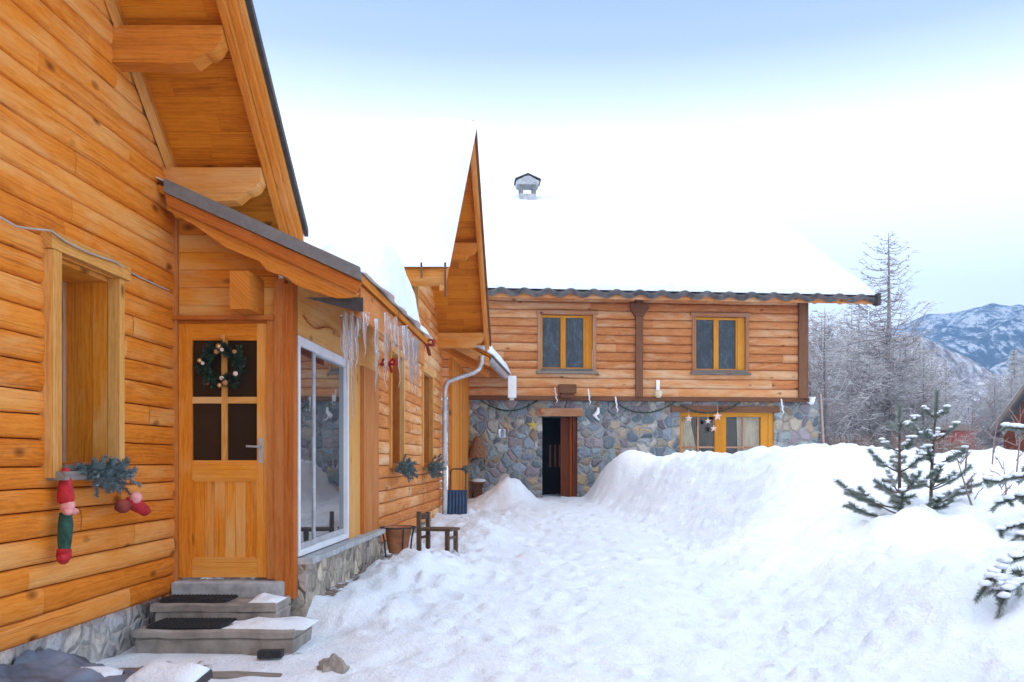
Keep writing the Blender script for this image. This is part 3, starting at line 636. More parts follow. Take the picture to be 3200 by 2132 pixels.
for yy, xx in ((16.45, -1.20), (20.25, -1.02)): rows.append([(xx+.085*math.cos(math.pi*k/8+math.pi), yy, 1.97+.085*math.sin(math.pi*k/8+math.pi)-.02*(yy-16.4)/3.8) for k in range(9)])
mb.grid(rows); mb.grid([[(p[0]*1, p[1], p[2]-.004) for p in r] for r in rows]); mb.build('gutter', M['zinc'], annex, smooth=True)
mb = MB(); snow_sheet(mb, lambda u, v: (-2.7+1.62*u+.17*v*u, 16.5+3.75*v, f(-2.7+1.62*u)+.06), 20, 30, lambda u, v, p: .03+.20*edge(u, v, .08, .03)+.04*nz(p.x*2, p.y*2)); mb.build('snow_cover', M['snow'], aroof, smooth=True)
mb = MB()
pp = [at(1107, 818, 16.42), at(1107, 832, 16.42), at(1101, 848, 16.42), at(1088, 857, 16.4), at(1045, 871, 16.35), at(1030, 877, 16.33), at(1023, 890, 16.3), at(1022, 910, 16.3), at(1021, 1050, 16.3), at(1021, 1205, 16.3)]
tube(mb, pp, .045, 10)
for z in (.9, -.4): lathe(mb, [(.05, z-.02), (.05, z+.02)], (pp[-1].x, 16.3, 0), 12)
tag(mb.build('downpipe', M['zinc'], loc=pp[-1], smooth=True), 'bent grey zinc downpipe standing at the end corner of the gabled wing', 'downpipe')

# ================================================================== STONE HOUSE (far)
HA = V((-1.80, 20.4, 0)); ang = R(5.5); HU = V((math.cos(ang), math.sin(ang), 0)); HN = V((math.sin(ang), -math.cos(ang), 0)); UP = V((0, 0, 1))
def fh(x, y=0, out=0.):
    A = HA+HN*out; k = (x-1265)/2000; u = (k*A.y-A.x)/(HU.x-k*HU.y); Y = A.y+u*HU.y; return u, (1060-y)*Y/2000
house = thing('stone_house', 'two-storey house, grey rubble stone below and weathered logs above, across the yard', 'building', HA+V((4, 0, -.9)))
def hbox(mb, u0, u1, n0, n1, z0, z1, t=None, grain=None): box(mb, HA+HU*u0+HN*n0+UP*z0, HU*(u1-u0), HN*(n1-n0), UP*(z1-z0), t, grain)
ZM, ZE = 1.50, 4.22
uL, uR = -1.6, fh(1850)[0]; uS = fh(1880)[0]
W1 = (fh(1240)[0], fh(1362)[0], fh(1300, 852)[1], fh(1300, 726)[1]); W2 = (fh(1592)[0], fh(1710)[0], fh(1650, 855)[1], fh(1650, 731)[1])
mb = MB(); log_wall(mb, HA+HU*uL+HN*.12, HU, HN, uR-uL, ZM, ZE, .205, [(a-uL, b-uL, c, d) for a, b, c, d in (W1, W2)], None, .035, .35, 23, (4.0, 9.0)); mb.build('log_wall', M['far'], house, smooth=True)
DO = (fh(1246)[0], fh(1327)[0], -1.0, fh(1290, 957)[1]); LW = (fh(1562)[0], fh(1779)[0], -.45, fh(1670, 948)[1])
def pwall(mb, u0, u1, z0, z1, holes, th=.5):
    us = sorted({u0, u1, *[h[k] for h in holes for k in (0, 1)]}); zs = sorted({z0, z1, *[h[k] for h in holes for k in (2, 3) if z0 < h[k] < z1]})
    for a, b in zip(us, us[1:]):
        for c, d in zip(zs, zs[1:]):
            if any(h[0] < (a+b)/2 < h[1] and h[2] < (c+d)/2 < h[3] for h in holes): continue
            P = [HA+HU*x+UP*z_ for x, z_ in ((a, c), (b, c), (b, d), (a, d))]; mb.face(P)
    for h in holes:
        for (a, c), (b, d) in (((h[0], h[2]), (h[0], h[3])), ((h[1], h[3]), (h[1], h[2])), ((h[0], h[3]), (h[1], h[3]))):
            mb.face([HA+HU*a+UP*c, HA+HU*b+UP*d, HA+HU*b+UP*d-HN*th, HA+HU*a+UP*c-HN*th])
NI = (fh(1146)[0], fh(1164)[0], fh(1155, 1006)[1], fh(1155, 984)[1])
mb = MB(); pwall(mb, -.6, uS, -1.6, ZM-.002, [DO, LW, NI]); P = [HA+HU*uS+UP*z_-HN*n_ for z_, n_ in ((-1.6, 0), (-1.6, 8), (ZM-.002, 8), (ZM-.002, 0))]; mb.face(P)
mb.build('stone_wall', M['stone'], house)
mb = MB(); prism(mb, [HA+HU*(uR-.001)+HN*n_+UP*z_ for n_, z_ in ((.10, ZM), (.10, ZE-.10), (-6.0, ZE+3.15), (-11.5, ZE+.2), (-11.5, ZM))], HU*.02, HN); mb.build('gable_wall', M['far'], house)
mb = MB(); hbox(mb, -.5, uR+.05, -.02, .155, ZM-.07, ZM+.03); mb.build('sill_beam', M['farbeam'], house, bevel=.01)
for xa, xb in ((1457, 1473), (1828, 1849)):
    a, b = fh(xa)[0], fh(xb)[0]; mb = MB(); hbox(mb, a, b, .10, .24, ZM+.02, ZE-.25, grain=2); 
    if xa < 1800:
        prism(mb, [HA+HU*p+HN*.15+UP*z_ for p, z_ in ((a-.13, 3.72), (b+.13, 3.72), (b+.13, 3.6), (b+.02, 3.42), (a-.02, 3.42), (a-.13, 3.6))], HN*.12, HU)
    mb.build('post', M['farbeam'], house, bevel=.008)
def house_window(wi, mat_f, mat_t, panes, name='window', split=None, dep=.1):
    u0, u1, z0, z1 = wi; mb = MB()
    hbox(mb, u0-.06, u0+.02, .10, .19, z0-.03, z1+.002, grain=2); hbox(mb, u1-.02, u1+.06, .10, .19, z0-.03, z1+.002, grain=2); hbox(mb, u0-.10, u1+.10, .10, .205, z1+.003, z1+.09)
    wo = mb.build(name, mat_t, house, bevel=.006)
    mb = MB(); hbox(mb, u0-.10, u1+.10, .10, .24, z0-.09, z0-.032); hbox(mb, u0+.021, u1-.021, 0, .19, z0-.03, z0+.03); mb.build('sill', M['grey_wood'], wo, bevel=.008)
    mb = MB(); nb = .03; jw = .0
    a, b = u0+.022, u1-.022-.17
    hbox(mb, b, u1-.023, -.0, .10, z0+.031, z1-.001, grain=2)
    hbox(mb, a, a+.04, nb, .075, z0+.031, z1-.06, grain=2); hbox(mb, b-.04, b-.001, nb, .075, z0+.031, z1-.06, grain=2); m_ = (a+b)/2; hbox(mb, m_-.06, m_+.06, nb, .085, z0+.031, z1-.06, grain=2)
    hbox(mb, a, b-.001, nb, .08, z1-.059, z1-.001, grain=0); hbox(mb, a+.041, m_-.061, nb, .07, z0+.031, z0+.065, grain=0); hbox(mb, m_+.061, b-.041, nb, .07, z0+.031, z0+.065, grain=0)
    mb.build('frame', mat_f, wo, bevel=.004)
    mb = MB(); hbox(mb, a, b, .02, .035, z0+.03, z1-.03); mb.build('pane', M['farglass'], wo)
house_window(W1, M['farorange'], M['fartrim'], 2); house_window(W2, M['farorange'], M['fartrim'], 2)
# ground floor window with curtains
u0, u1, z0, z1 = LW; mb = MB(); mu = fh(1658)[0]
hbox(mb, u0, u0+.07, -.22, -.08, z0, z1-.001, grain=2); hbox(mb, u1-.12, u1, -.22, -.06, z0, z1-.001, grain=2); hbox(mb, mu-.14, mu+.06, -.22, -.08, z0, z1-.101, grain=2); hbox(mb, u0+.071, u1-.121, -.22, -.07, z1-.10, z1-.001, grain=0)
hbox(mb, u1-.30, u1-.121, -.21, -.09, z0, z1-.101, grain=2); hbox(mb, mu+.061, mu+.14, -.21, -.09, z0, z1-.101, grain=2)
lw = mb.build('window', M['farorange'], house, bevel=.005)
mb = MB()
for a, b in ((u0+.071, mu-.141), (mu+.141, u1-.301)):
    c = (a+b)/2; hbox(mb, c-.02, c+.02, -.17, -.11, z0, z1-.101, grain=2)
    for zz in (fh(1650, 1028)[1], ): hbox(mb, a, c-.021, -.17, -.115, zz-.02, zz+.02, grain=0); hbox(mb, c+.021, b, -.17, -.115, zz-.02, zz+.02, grain=0)
mb.build('glazing_bar', M['fartrim'], lw)
mb = MB(); hbox(mb, u0, u1, -.155, -.145, z0, z1-.05); mb.build('pane', M['clear'], lw)
def curtain(ua, ub, uc, ud):
    rows = []; mb = MB()
    for i in range(9):
        t_ = i/8; rows.append([HA+HU*(ua+(uc-ua)*t_+((ub+(ud-ub)*t_)-(ua+(uc-ua)*t_))*k/24)-HN*(.27+.025*math.sin(k*1.7))+UP*(z1-.06-(z1-z0)*t_) for k in range(25)])
    mb.grid(rows); mb.build('curtain', M['cream'], lw, smooth=True)
curtain(u0+.02, u0+.30, u0+.02, u0+.65); curtain(u1-.85, u1-.1, u1-.80, u1-.1)
mb = MB(); hbox(mb, u0-.2, u1+.2, -1.3, -1.25, z0-.3, z1+.3); mb.build('room_back', M['dark_int'], lw)
mb = MB(); hbox(mb, u0-.22, u1+.12, -.10, .05, z1+.002, z1+.15); mb.build('lintel', M['farbeam'], house, bevel=.015)
mb = MB(); hbox(mb, DO[0]-.12, DO[1]+.12, -.10, .06, DO[3]+.002, DO[3]+.19); mb.build('lintel', M['fartrim'], house, bevel=.02)
mb = MB(); dm = fh(1296)[0]
hbox(mb, DO[0]-.2, DO[1]+.2, -1.7, -1.65, -1.2, DO[3]+.3); hbox(mb, DO[0]-.22, DO[0]-.2, -1.65, -.5, -1.2, DO[3]+.3); hbox(mb, DO[1]+.2, DO[1]+.22, -1.65, -.5, -1.2, DO[3]+.3); hbox(mb, DO[0]-.2, DO[1]+.2, -1.65, -.5, DO[3]+.01, DO[3]+.03); mb.build('doorway', M['dark_int'], house)
mb = MB(); hbox(mb, DO[1]-.10, DO[1]-.001, -.30, -.10, -1.0, DO[3]-.001, grain=2); hbox(mb, dm-.05, DO[1]-.102, -.34, -.28, -1.0, DO[3]-.001, grain=2); 
hd = mb.build('door', M['red_wood'], house, bevel=.006)
mb = MB(); hbox(mb, DO[1]-.155, DO[1]-.105, -.30, -.22, -1.0, DO[3]-.001, grain=2); mb.build('door_edge', M['post'], hd)
mb = MB(); bl = fh(1270)[0]
for xx in (1268, 1280, 1290): bl = fh(xx)[0]; hbox(mb, bl, bl+.035, -.60, -.59, fh(0, 1075)[1], fh(0, 1010)[1]-.1*random.random())
mb.build('door_curtain', M['farbeam'], hd)
# roof
EO = .75; RS = .55; RB = 6.0
def rz(n): return ZE-.03-RS*(n-0)              # n = distance out from the wall
uE0, uE1 = -2.2, fh(2006, 0, EO)[0]
mb = MB()
box(mb, HA+HU*uE0+HN*EO+UP*rz(EO), HU*(uE1-uE0), -HN*(EO+RB)+UP*RS*(EO+RB), UP*.06, .5, 0)
box(mb, HA+HU*uE0-HN*RB+UP*(rz(-RB)), HU*(uE1-uE0), -HN*6+UP*(-RS*6), UP*.06, .5, 0)
hroof = mb.build('roof', M['soffit'], house)
mb = MB(); hbox(mb, uE0, uE1, EO, EO+.03, rz(EO)-.07, rz(EO)+.075); mb.build('fascia', M['far'], hroof, bevel=.006)
u = uE0+.2
while u < uE1-.1: mb = MB(); box(mb, HA+HU*u+HN*(EO-.005)+UP*(rz(EO)-.09), HU*.09, -HN*1.0+UP*RS*1.0, UP*.085, None, 1); u += .62; mb.build('rafter', M['beam'], hroof)
mb = MB(); u = uE0; k = 0; pit = .53
while u < uE1-.25:
    rows = []
    for s in (0, 1.2):
        row = []
        for i in range(13):
            p = i/12; hh = .065*math.sin(math.pi*min(1, p/.62)) if p < .62 else -.02*math.sin(math.pi*(p-.62)/.38)
            row.append(HA+HU*(u+p*pit)+HN*(EO+.10-s)+UP*(rz(EO)+.115+RS*(s-.1)+hh+.012*nz(k*1.7, 3)))
        rows.append(row)
    mb.grid(rows); mb.grid([rows[0], [p-UP*.10 for p in rows[0]]]); u += pit; k += 1
mb.build('roof_tiles', M['tile'], hroof)
mb = MB(); box(mb, HA+HU*(uE1-.0)+HN*(EO+.05)+UP*(rz(EO)-.12), HU*.05, -HN*(EO+RB-.4)+UP*RS*(EO+RB-.4), UP*.13, None, 1); mb.build('bargeboard', M['farbeam'], hroof)
mb = MB(); hbox(mb, uE1+.03, uE1+.10, EO+.02, EO+.20, rz(EO)-.12, rz(EO)+.16, .5); mb.build('gutter_end', M['dark_metal'], hroof)
mb = MB()
def hb_(u_, v_): n_ = EO+.02-(EO+RB+.0)*v_; return HA+HU*(uE0+(uE1+.06-uE0)*u_+sm(u_, .96, 1)*(.16*nz(v_*5, 3)+.05*nz(v_*16, 8)))+HN*n_+UP*(rz(n_)+.15)
def hth(u_, v_, p):
    return .03+(.44+.04*nz(p.x*.4, p.z*.6)+.012*nz(p.x*2.2, p.z*2.2))*min(1, min(u_+.5, 1-u_)/.16)**.55*(min(1, (v_+.003)/.05)**.5)+.06*max(0, math.sin(p.x*11.8+.4))*max(0, 1-v_/.03)
snow_sheet(mb, hb_, 260, 60, hth)
def hb2(u_, v_): n_ = -RB-5.5*v_; return HA+HU*(uE0+(uE1+.10-uE0)*u_)+HN*n_+UP*(rz(-RB)-RS*5.5*v_+.13)
snow_sheet(mb, hb2, 40, 20, lambda u_, v_, p: .02+(.46+.06*nz(p.x*.7, p.y*.7))*min(1, min(u_+.5, 1-u_)/.10)**.6)
mb.build('snow_cover', M['snow'], hroof, smooth=True)
# chimney
cu, cn = fh(1190, 0, -RB)[0], -RB+.25; cz = rz(-RB)-.1; ch = .66
pc = HA+HU*(cu+.02)+HN*cn
chim = thing('chimney', 'small gabled chimney poking from the snow of the far roof', 'chimney', pc+UP*cz)
def cb(mb, a0, a1, b0, b1, c0, c1): box(mb, pc+HU*a0+HN*b0+UP*c0, HU*(a1-a0), HN*(b1-b0), UP*(c1-c0))
zb0 = (1060-455)*pc.y/2000; zb1 = (1060-430)*pc.y/2000; zt1 = (1060-409)*pc.y/2000
mb = MB(); cb(mb, .0, .50, -.25, .25, cz, zb0+.06); mb.build('stack', M['slab'], chim)
for a0 in (0., .39): 
    for b0 in (-.25, .16): mb = MB(); cb(mb, a0, a0+.11, b0, b0+.09, zb0+.061, zb1); mb.build('pillar', M['metal_grey'], chim)
mb = MB(); prism(mb, [pc+HU*a_+HN*.30+UP*z_ for a_, z_ in ((-.07, zb1+.001), (.57, zb1+.001), (.60, zb1+.10), (.25, zt1), (-.10, zb1+.10))], -HN*.6, HU); mb.build('cap', M['slab'], chim)
mb = MB()
for s in (-1, 1): box(mb, pc+HU*.25+HN*.33+UP*(zt1+.02), HU*.39*s+UP*(-.17), -HN*.66, UP*.035)
mb.build('cap_roof', M['dark_metal'], chim)

# ------------------------------------------------------------------ small fittings on the far house
def on_wall(x, y, out=.2): u_, z_ = fh(x, y, out); return HA+HU*u_+HN*out+UP*z_
p = on_wall(1176, 915, .55)
t_ = thing('wall_heater', 'white upright box hanging under the annex gutter end by the stone house', 'lamp', p)
mb = MB(); box(mb, p+HU*-.09, HU*.19, HN*.12, UP*.50); mb.build('housing', M['white'], t_, bevel=.02)
mb = MB(); box(mb, p+HU*-.03-HN*.45+UP*.22, HU*.05, HN*.45, UP*.05); box(mb, p+HU*-.05+HN*.02-UP*.06, HU*.1, HN*.08, UP*.058); mb.build('bracket', M['zinc'], t_)
p = on_wall(1511, 915, .16)
t_ = thing('wall_lamp', 'white wall lamp on the logs right of the middle post', 'lamp', p)
mb = MB(); box(mb, p+HU*-.04+UP*.17, HU*.08, HN*.06, UP*.25); mb.build('bracket', M['white'], t_, bevel=.01)
mb = MB(); lathe(mb, [(.0, 0), (.05, .005), (.085, .05), (.09, .12), (.06, .17), (.02, .18)], p+HN*.1, 14); mb.build('lamp_shade', M['cream'], t_, smooth=True)
p = on_wall(1862, 922, -.05)
mb = MB(); blob(mb, p, (.12, .12, .10), 8, .3); lathe(mb, [(.05, -.12), (.05, .02), (.13, .06), (.14, .09), (0, .1)], p, 12)
tag(mb.build('flood_lamp', M['white'], loc=p, smooth=True), 'round whitish outdoor lamp on the right corner of the stone house', 'lamp')
p = on_wall(1302, 905, .14)
mb = MB(); box(mb, p+HU*-.20-UP*.0, HU*.40, HN*.26, UP*.2); box(mb, p+HU*-.15-UP*.10, HU*.30, HN*.16, UP*.098); tag(mb.build('beam_stub', M['farbeam'], loc=p, bevel=.03), 'short weathered beam end jutting from the logs above the dark doorway', 'beam')
def swag(x0, y0, x1, y1, sag, name, label, seed):
    mb = MB(); rr = random.Random(seed); pts = [on_wall(x0+(x1-x0)*k/16, y0+(y1-y0)*k/16+sag*(1-(k/8-1)**2), .10) for k in range(17)]
    tube(mb, pts, .016, 6)
    for a_, b_ in zip(pts, pts[1:]):
        for q in range(9):
            c_ = a_.lerp(b_, rr.random()); d_ = V((rr.uniform(-1, 1), rr.uniform(-1, .2), rr.uniform(-1, 1))).normalized()*.055; s_ = d_.orthogonal().normalized()*.008
            mb.face([c_-s_, c_+s_, c_+d_])
    tag(mb.build(name, M['fir'], loc=pts[0]), label, 'garland', 'garlands strung along the stone wall')
swag(1095, 912, 1245, 912, 32, 'garland', 'dark garland sagging on the stone wall left of the doorway', 1)
swag(1400, 915, 1562, 915, 34, 'garland', 'dark garland sagging on the stone wall between doorway and orange window', 2)
swag(1562, 930, 1700, 925, 22, 'garland', 'dark garland looped over the top of the orange ground-floor window', 3)
def star(x, y, r, mat, label):
    p = on_wall(x, y, .13); mb = MB(); pts = []
    for k in range(10): a_ = math.pi*k/5+1.5708; rr = r if k % 2 == 0 else r*.42; pts.append(p+HU*rr*math.cos(a_)+UP*rr*math.sin(a_))
    f_, b_ = p+HN*.03, p-HN*.03
    for k in range(10): mb.face([pts[k], pts[(k+1) % 10], f_]); mb.face([pts[(k+1) % 10], pts[k], b_])
    tube(mb, [p+UP*r, p+UP*(r+.12)], .004, 4)
    tag(mb.build('star_ornament', mat, loc=p), label, 'star', 'stars hung on the stone wall')
M['palestar'] = plain('pale_star', (.78, .55, .46), .6, .08, 8); M['yellow'] = plain('ochre_star', (.55, .40, .10), .7, .1, 8)
star(1583, 962, .10, M['palestar'], 'peach star hanging at the top left corner of the orange window')
star(1627, 968, .08, M['palestar'], 'small peach star hanging below the garland, middle of the window')
star(1649, 957, .12, M['palestar'], 'larger pale star hanging nearest the centre post of the orange window')
star(1640, 985, .09, M['palestar'], 'lowest of the pale stars before the orange window')
star(1224, 978, .15, M['yellow'], 'ochre yellow star on the stones just left of the doorway')
p = on_wall(1246, 945, .12); mb = MB(); blob(mb, p, .07, 7, .1); tag(mb.build('bauble', M['terracotta'], loc=p, smooth=True), 'orange-red ball at the left end of the doorway lintel', 'bauble')
for xx, yy, lab in ((1275, 908, 'white ribbon dangling from the beam stub over the doorway'), (1351, 912, 'white ribbon dangling below the logs right of the doorway'), (1414, 930, 'pinkish white ribbon dangling nearest the second garland'), (1795, 935, 'white ribbon dangling right of the orange window')):
    mb = MB(); pts = [on_wall(xx+k*1.2*(1 if k % 2 else .5), yy-18+k*6, .17) for k in range(7)]; tube(mb, pts, [.018, .022, .02, .022, .018, .015, .006], 5)
    tag(mb.build('ribbon', M['white'], loc=pts[0], smooth=True), lab, 'ribbon', 'ribbons hung along the stone house')
mb = MB(); p = on_wall(1372, 950, .1); pts = [on_wall(x, y, .1) for x, y in ((1375, 937), (1374, 948), (1366, 955), (1372, 962), (1378, 966))]; tube(mb, pts, [.03, .05, .055, .03, .012], 7); tag(mb.build('bird_ornament', M['white'], loc=p, smooth=True), 'white curled ornament on the stones right of the doorway', 'ornament')
mb = MB(); p = on_wall(1154, 1005, -.25); lathe(mb, [(.03, 0), (.035, .02), (.03, .17), (.01, .19)], p, 10); tag(mb.build('candle', M['white'], loc=p, smooth=True), 'white candle standing in the small niche of the stone wall', 'candle')
# hanging wicker feeder at the left end of the stone wall
p = on_wall(1098, 1052, .25); t_ = thing('wicker_basket', 'brown wicker cone hanging at the left end of the stone wall', 'basket', p)
mb = MB(); lathe(mb, [(.05, .50), (.10, .42), (.24, .05), (.25, 0), (.20, .01)], p, 16); mb.build('basket', M['wicker'], t_)
mb = MB(); tube(mb, [p+V((0, 0, .5)), p+V((0, 0, 1.0))], .006, 5); tube(mb, [p+V((0, 0, .55)), p+V((.20, -.1, .1)), p+V((.28, -.1, -.05))], .006, 5); mb.build('wire', M['cable'], t_)
p = on_wall(1100, 1112, .2); mb = MB(); box(mb, p+HU*-.16-HN*.2, HU*.30, HN*.32, UP*.04); box(mb, p+HU*-.12-HN*.2-UP*.3, HU*.20, HN*.24, UP*.298); t_ = mb.build('log_box', M['farbeam'], loc=p, bevel=.01); tag(t_, 'dark wooden box with a snowy top in the corner left of the stone wall', 'box')
mb = MB(); blob(mb, p+UP*.07, (.17, .15, .05), 8, .2); mb.build('snow_cap', M['snow'], t_, smooth=True)
# rounded icicle cord at right roof end
# ================================================================== ICICLES
IC = []
def icicle_mesh(seed):
    rr = random.Random(seed); mb = MB(); pts = []; rad = []
    for k in range(9):
        t_ = k/8; pts.append((.012*rr.uniform(-1, 1)*t_, .012*rr.uniform(-1, 1)*t_, -t_)); rad.append(.017*(1-t_)**.75*rr.uniform(.75, 1.2)+.0015)
    tube(mb, pts, rad, 7); return mb
protos = [icicle_mesh(k).build('icicle', M['ice'], smooth=True) for k in range(4)]
rr = random.Random(4); used = 0
def icicle(p, L, th):
    global used
    if used < 4: o = protos[used]
    else: o = protos[used % 4].copy(); col.objects.link(o)
    used += 1
    o.location = p; o.scale = (th, th, L); o.rotation_euler = (0, 0, rr.random()*6)
    tag(o, 'clear icicle in the row hanging from the snowy porch eave', 'icicle', 'icicles along the porch eave')
for k in range(17): icicle((-1.66+.26*rr.random(), 6.76+.45*rr.random()**1.5, 1.16), rr.choice((.12, .2, .35, .45, .6, .9, 1.05)), rr.uniform(.5, 1.5))
for k in range(38):
    y = rr.uniform(7.3, 8.0) if k < 7 else rr.triangular(7.9, 9.55, 8.9); icicle((-1.42+rr.uniform(-.03, .05), y, 1.28+rr.uniform(-.05, .02)), .10+rr.random()**2*.55, rr.uniform(.45, 1.35))
for k in range(3): protos[k]['group'] = 'icicles along the porch eave'
p = on_wall(1996, 706, EO); o = protos[0].copy(); col.objects.link(o); o.location = p; o.scale = (1.3, 1.3, .45); tag(o, 'single short icicle under the right roof end of the stone house', 'icicle'); del o['group']
pA, pB = on_wall(1885, 905, -.1), on_wall(1893, 1045, -.1)
mb = MB(); tube(mb, [pA, pA.lerp(pB, .5), pB], .035, 6); tag(mb.build('drain_pole', M['cable'], loc=pB, smooth=True), 'thin grey pole at the right edge of the stone wall', 'pole')

# ================================================================== DECORATIONS near
def sprig(mb, p, d, L, nn, nl, w, rr):
    p, d = V(p), V(d).normalized()
    tube(mb, [p, p+d*L], [.005, .002], 4)
    for k in range(nn):
        t_ = k/nn; c_ = p+d*L*t_; a_ = V((rr.uniform(-1, 1), rr.uniform(-1, 1), rr.uniform(-1, 1))); a_ = (a_-d*a_.dot(d)).normalized()
        q = (a_+d*.7).normalized()*nl*rr.uniform(.7, 1.1)*(1-.4*t_); s_ = q.cross(V((.3, .8, .5))).normalized()*w
        mb.face([c_-s_, c_+s_, c_+q], None, rr.random())
def garland(c, half, label, seed, n=26, ls=1.):
    rr = random.Random(seed); mb = MB(); c = V(c)
    for k in range(n):
        o = V((rr.uniform(-.02, .04), rr.uniform(-half, half), rr.uniform(-.03, .05)))
        d = V((rr.uniform(.1, 1), o.y/half*1.0+rr.uniform(-.8, .8), rr.uniform(-1.0, .9)))
        sprig(mb, c+o, d, ls*rr.uniform(.10, .18), 60, .05*ls, .0050*ls, rr)
    return tag(mb.build('fir_garland', M['frostfir'], loc=c), label, 'garland', 'frosted fir sprays below the log wall windows')
garland((-2.92, 5.66, -.09), .24, 'blue-grey fir spray with red dolls below the nearest window on the left', 1, 44)
garland((-1.98, 11.55, -.12), .30, 'blue-grey fir spray below the middle window, above the terracotta pot', 2, 40, 1.35)
garland((-1.98, 14.35, -.12), .30, 'blue-grey fir spray below the window nearest the downpipe', 3, 36, 1.4)
garland((-1.75, 17.3, -.15), .18, 'dark fir spray on the annex wall above the blue shovel', 4, 10)
# elf-like hanging doll
c = V((-2.93, 5.26, -.08)); doll = thing('hanging_doll', 'slim red and green felt stocking doll hanging beneath the left end of the sill', 'doll', c)
mb = MB(); lathe(mb, [(.0, .04), (.02, .035), (.028, 0), (.040, -.07), (.048, -.13), (.046, -.17), (.03, -.18)], c, 14); mb.build('hat', M['red'], doll, smooth=True)
mb = MB(); blob(mb, c+V((.012, 0, -.19)), (.042, .042, .05), 8, .1); blob(mb, c+V((.03, .03, -.225)), (.03, .03, .022), 6, .1); blob(mb, c+V((.03, -.03, -.225)), (.03, .03, .022), 6, .1); mb.build('face', M['pink'], doll, smooth=True)
mb = MB(); tube(mb, [c+V((0, 0, -.23)), c+V((0, .0, -.30)), c+V((0, -.01, -.38)), c+V((0, -.015, -.46))], [.034, .044, .042, .034], 12); mb.build('body', M['green'], doll, smooth=True)
mb = MB(); tube(mb, [c+V((0, -.015, -.45)), c+V((0, -.02, -.49)), c+V((.01, -.045, -.505)), c+V((.015, -.09, -.495))], [.042, .044, .036, .012], 12); mb.build('boot', M['red'], doll, smooth=True)
c = V((-2.87, 6.02, -.30)); doll = thing('hanging_doll', 'red doll with a white face lying tilted at the right end of the fir spray', 'doll', c)
mb = MB(); tube(mb, [c+V((0, -.10, .03)), c+V((.0, .0, .0)), c+V((.01, .12, -.05)), c+V((.01, .20, -.06))], [.03, .05, .04, .008], 10); mb.build('body', M['red'], doll, smooth=True)
mb = MB(); blob(mb, c+V((.03, -.06, .05)), (.04, .045, .04), 8, .15); mb.build('face', M['pink'], doll, smooth=True)
mb = MB(); blob(mb, c+V((.02, -.22, .0)), (.04, .08, .045), 8, .2); mb.build('sack', M['redbrown'], doll, smooth=True)
# wreath on the front door
wx, wz = d7(517, 842); c = V((wx, 6.93, wz)); wr = thing('door_wreath', 'round dark green wreath with gold baubles on the glazed front door', 'wreath', c)
rr = random.Random(9); mb = MB()
for k in range(150):
    a_ = 6.2832*k/150; r_ = .125+rr.uniform(-.04, .035); pth_ = c+V((math.cos(a_)*r_, rr.uniform(-.01, .03), math.sin(a_)*r_))
    d_ = V((-math.sin(a_)+rr.uniform(-.5, .9)*math.cos(a_), rr.uniform(-.7, .2), math.cos(a_)+rr.uniform(-.5, .9)*math.sin(a_)))
    sprig(mb, pth_, d_, .085, 26, .042, .0045, rr)
mb.build('foliage', M['fir'], wr)
for xx, yy, r_, mt in ((513, 800, .022, 'gold'), (520, 808, .018, 'palestar'), (508, 812, .02, 'terracotta'), (549, 812, .017, 'terracotta'), (470, 832, .018, 'gold'), (477, 838, .015, 'palestar'), (551, 862, .02, 'palestar'), (520, 872, .018, 'palestar'), (527, 882, .024, 'terracotta'), (515, 888, .018, 'gold'), (488, 885, .012, 'redbrown')):
    mb = MB(); q = d7(xx, yy); blob(mb, (q[0], 6.90, q[1]), r_, 7, .1); mb.build('bauble', M[mt], wr, smooth=True)
mb = MB(); bx(mb, wx-.012, wx+.012, 6.955, 6.962, wz+.12, d7(0, 783)[1]+.04, .5); mb.build('hanger', M['trim'], wr)
# bows
def bow(c, s, label, mat):
    c = V(c); o = thing('red_bow', label, 'bow', c); mb = MB()
    for sg in (-1, 1):
        mb = MB(); pts = [c+V((sg*.02*s, 0, 0)), c+V((sg*.2*s, -.05*s, .15*s)), c+V((sg*.33*s, -.03*s, .06*s)), c+V((sg*.30*s, -.05*s, -.10*s)), c+V((sg*.16*s, -.04*s, -.10*s)), c+V((sg*.02*s, 0, 0))]; tube(mb, pts, [.03*s, .07*s, .09*s, .09*s, .06*s, .03*s], 8); mb.build('loop', mat, o, smooth=True)
        mb = MB(); tube(mb, [c, c+V((sg*.10*s, -.03*s, -.25*s)), c+V((sg*.16*s, 0, -.50*s))], [.03*s, .07*s, .06*s], 8); mb.build('tail', mat, o, smooth=True)
    mb = MB(); blob(mb, c+V((0, -.03*s, 0)), .07*s, 7); mb.build('knot', mat, o, smooth=True)
bow((-2.0, 10.75, 1.22), .26, 'bright red bow hanging near the end post of the porch', M['red'])
bow((-2.0, 13.95, 1.90), .42, 'large dark red bow on the wing wall below the snow edge', M['redbrown'])

# ================================================================== POT, CHAIR, SHOVEL
gz = G(-1.80, 10.35); c = V((-1.83, 10.45, -.80)); pot = thing('plant_pot', 'terracotta pot held in a dark wire ring stand by the porch plinth', 'pot', (c.x, c.y, gz))
mb = MB(); lathe(mb, [(0, -.30), (.105, -.30), (.115, -.27), (.155, -.03), (.165, -.03), (.168, .01), (.145, .01), (.14, -.03), (0, -.04)], c, 24); mb.build('bowl', M['terracotta'], pot, smooth=True)
mb = MB(); tube(mb, [c+V((.205*math.cos(a_*.2618), .205*math.sin(a_*.2618), .005)) for a_ in range(25)], .012, 6)
for a_ in range(4): q = V((math.cos(a_*1.571+.5), math.sin(a_*1.571+.5), 0)); tube(mb, [c+q*.205, c+q*.17+V((0, 0, -.14)), c+q*.14+V((0, 0, -.48))], .011, 6)
mb.build('stand', M['dark_metal'], pot, smooth=True)
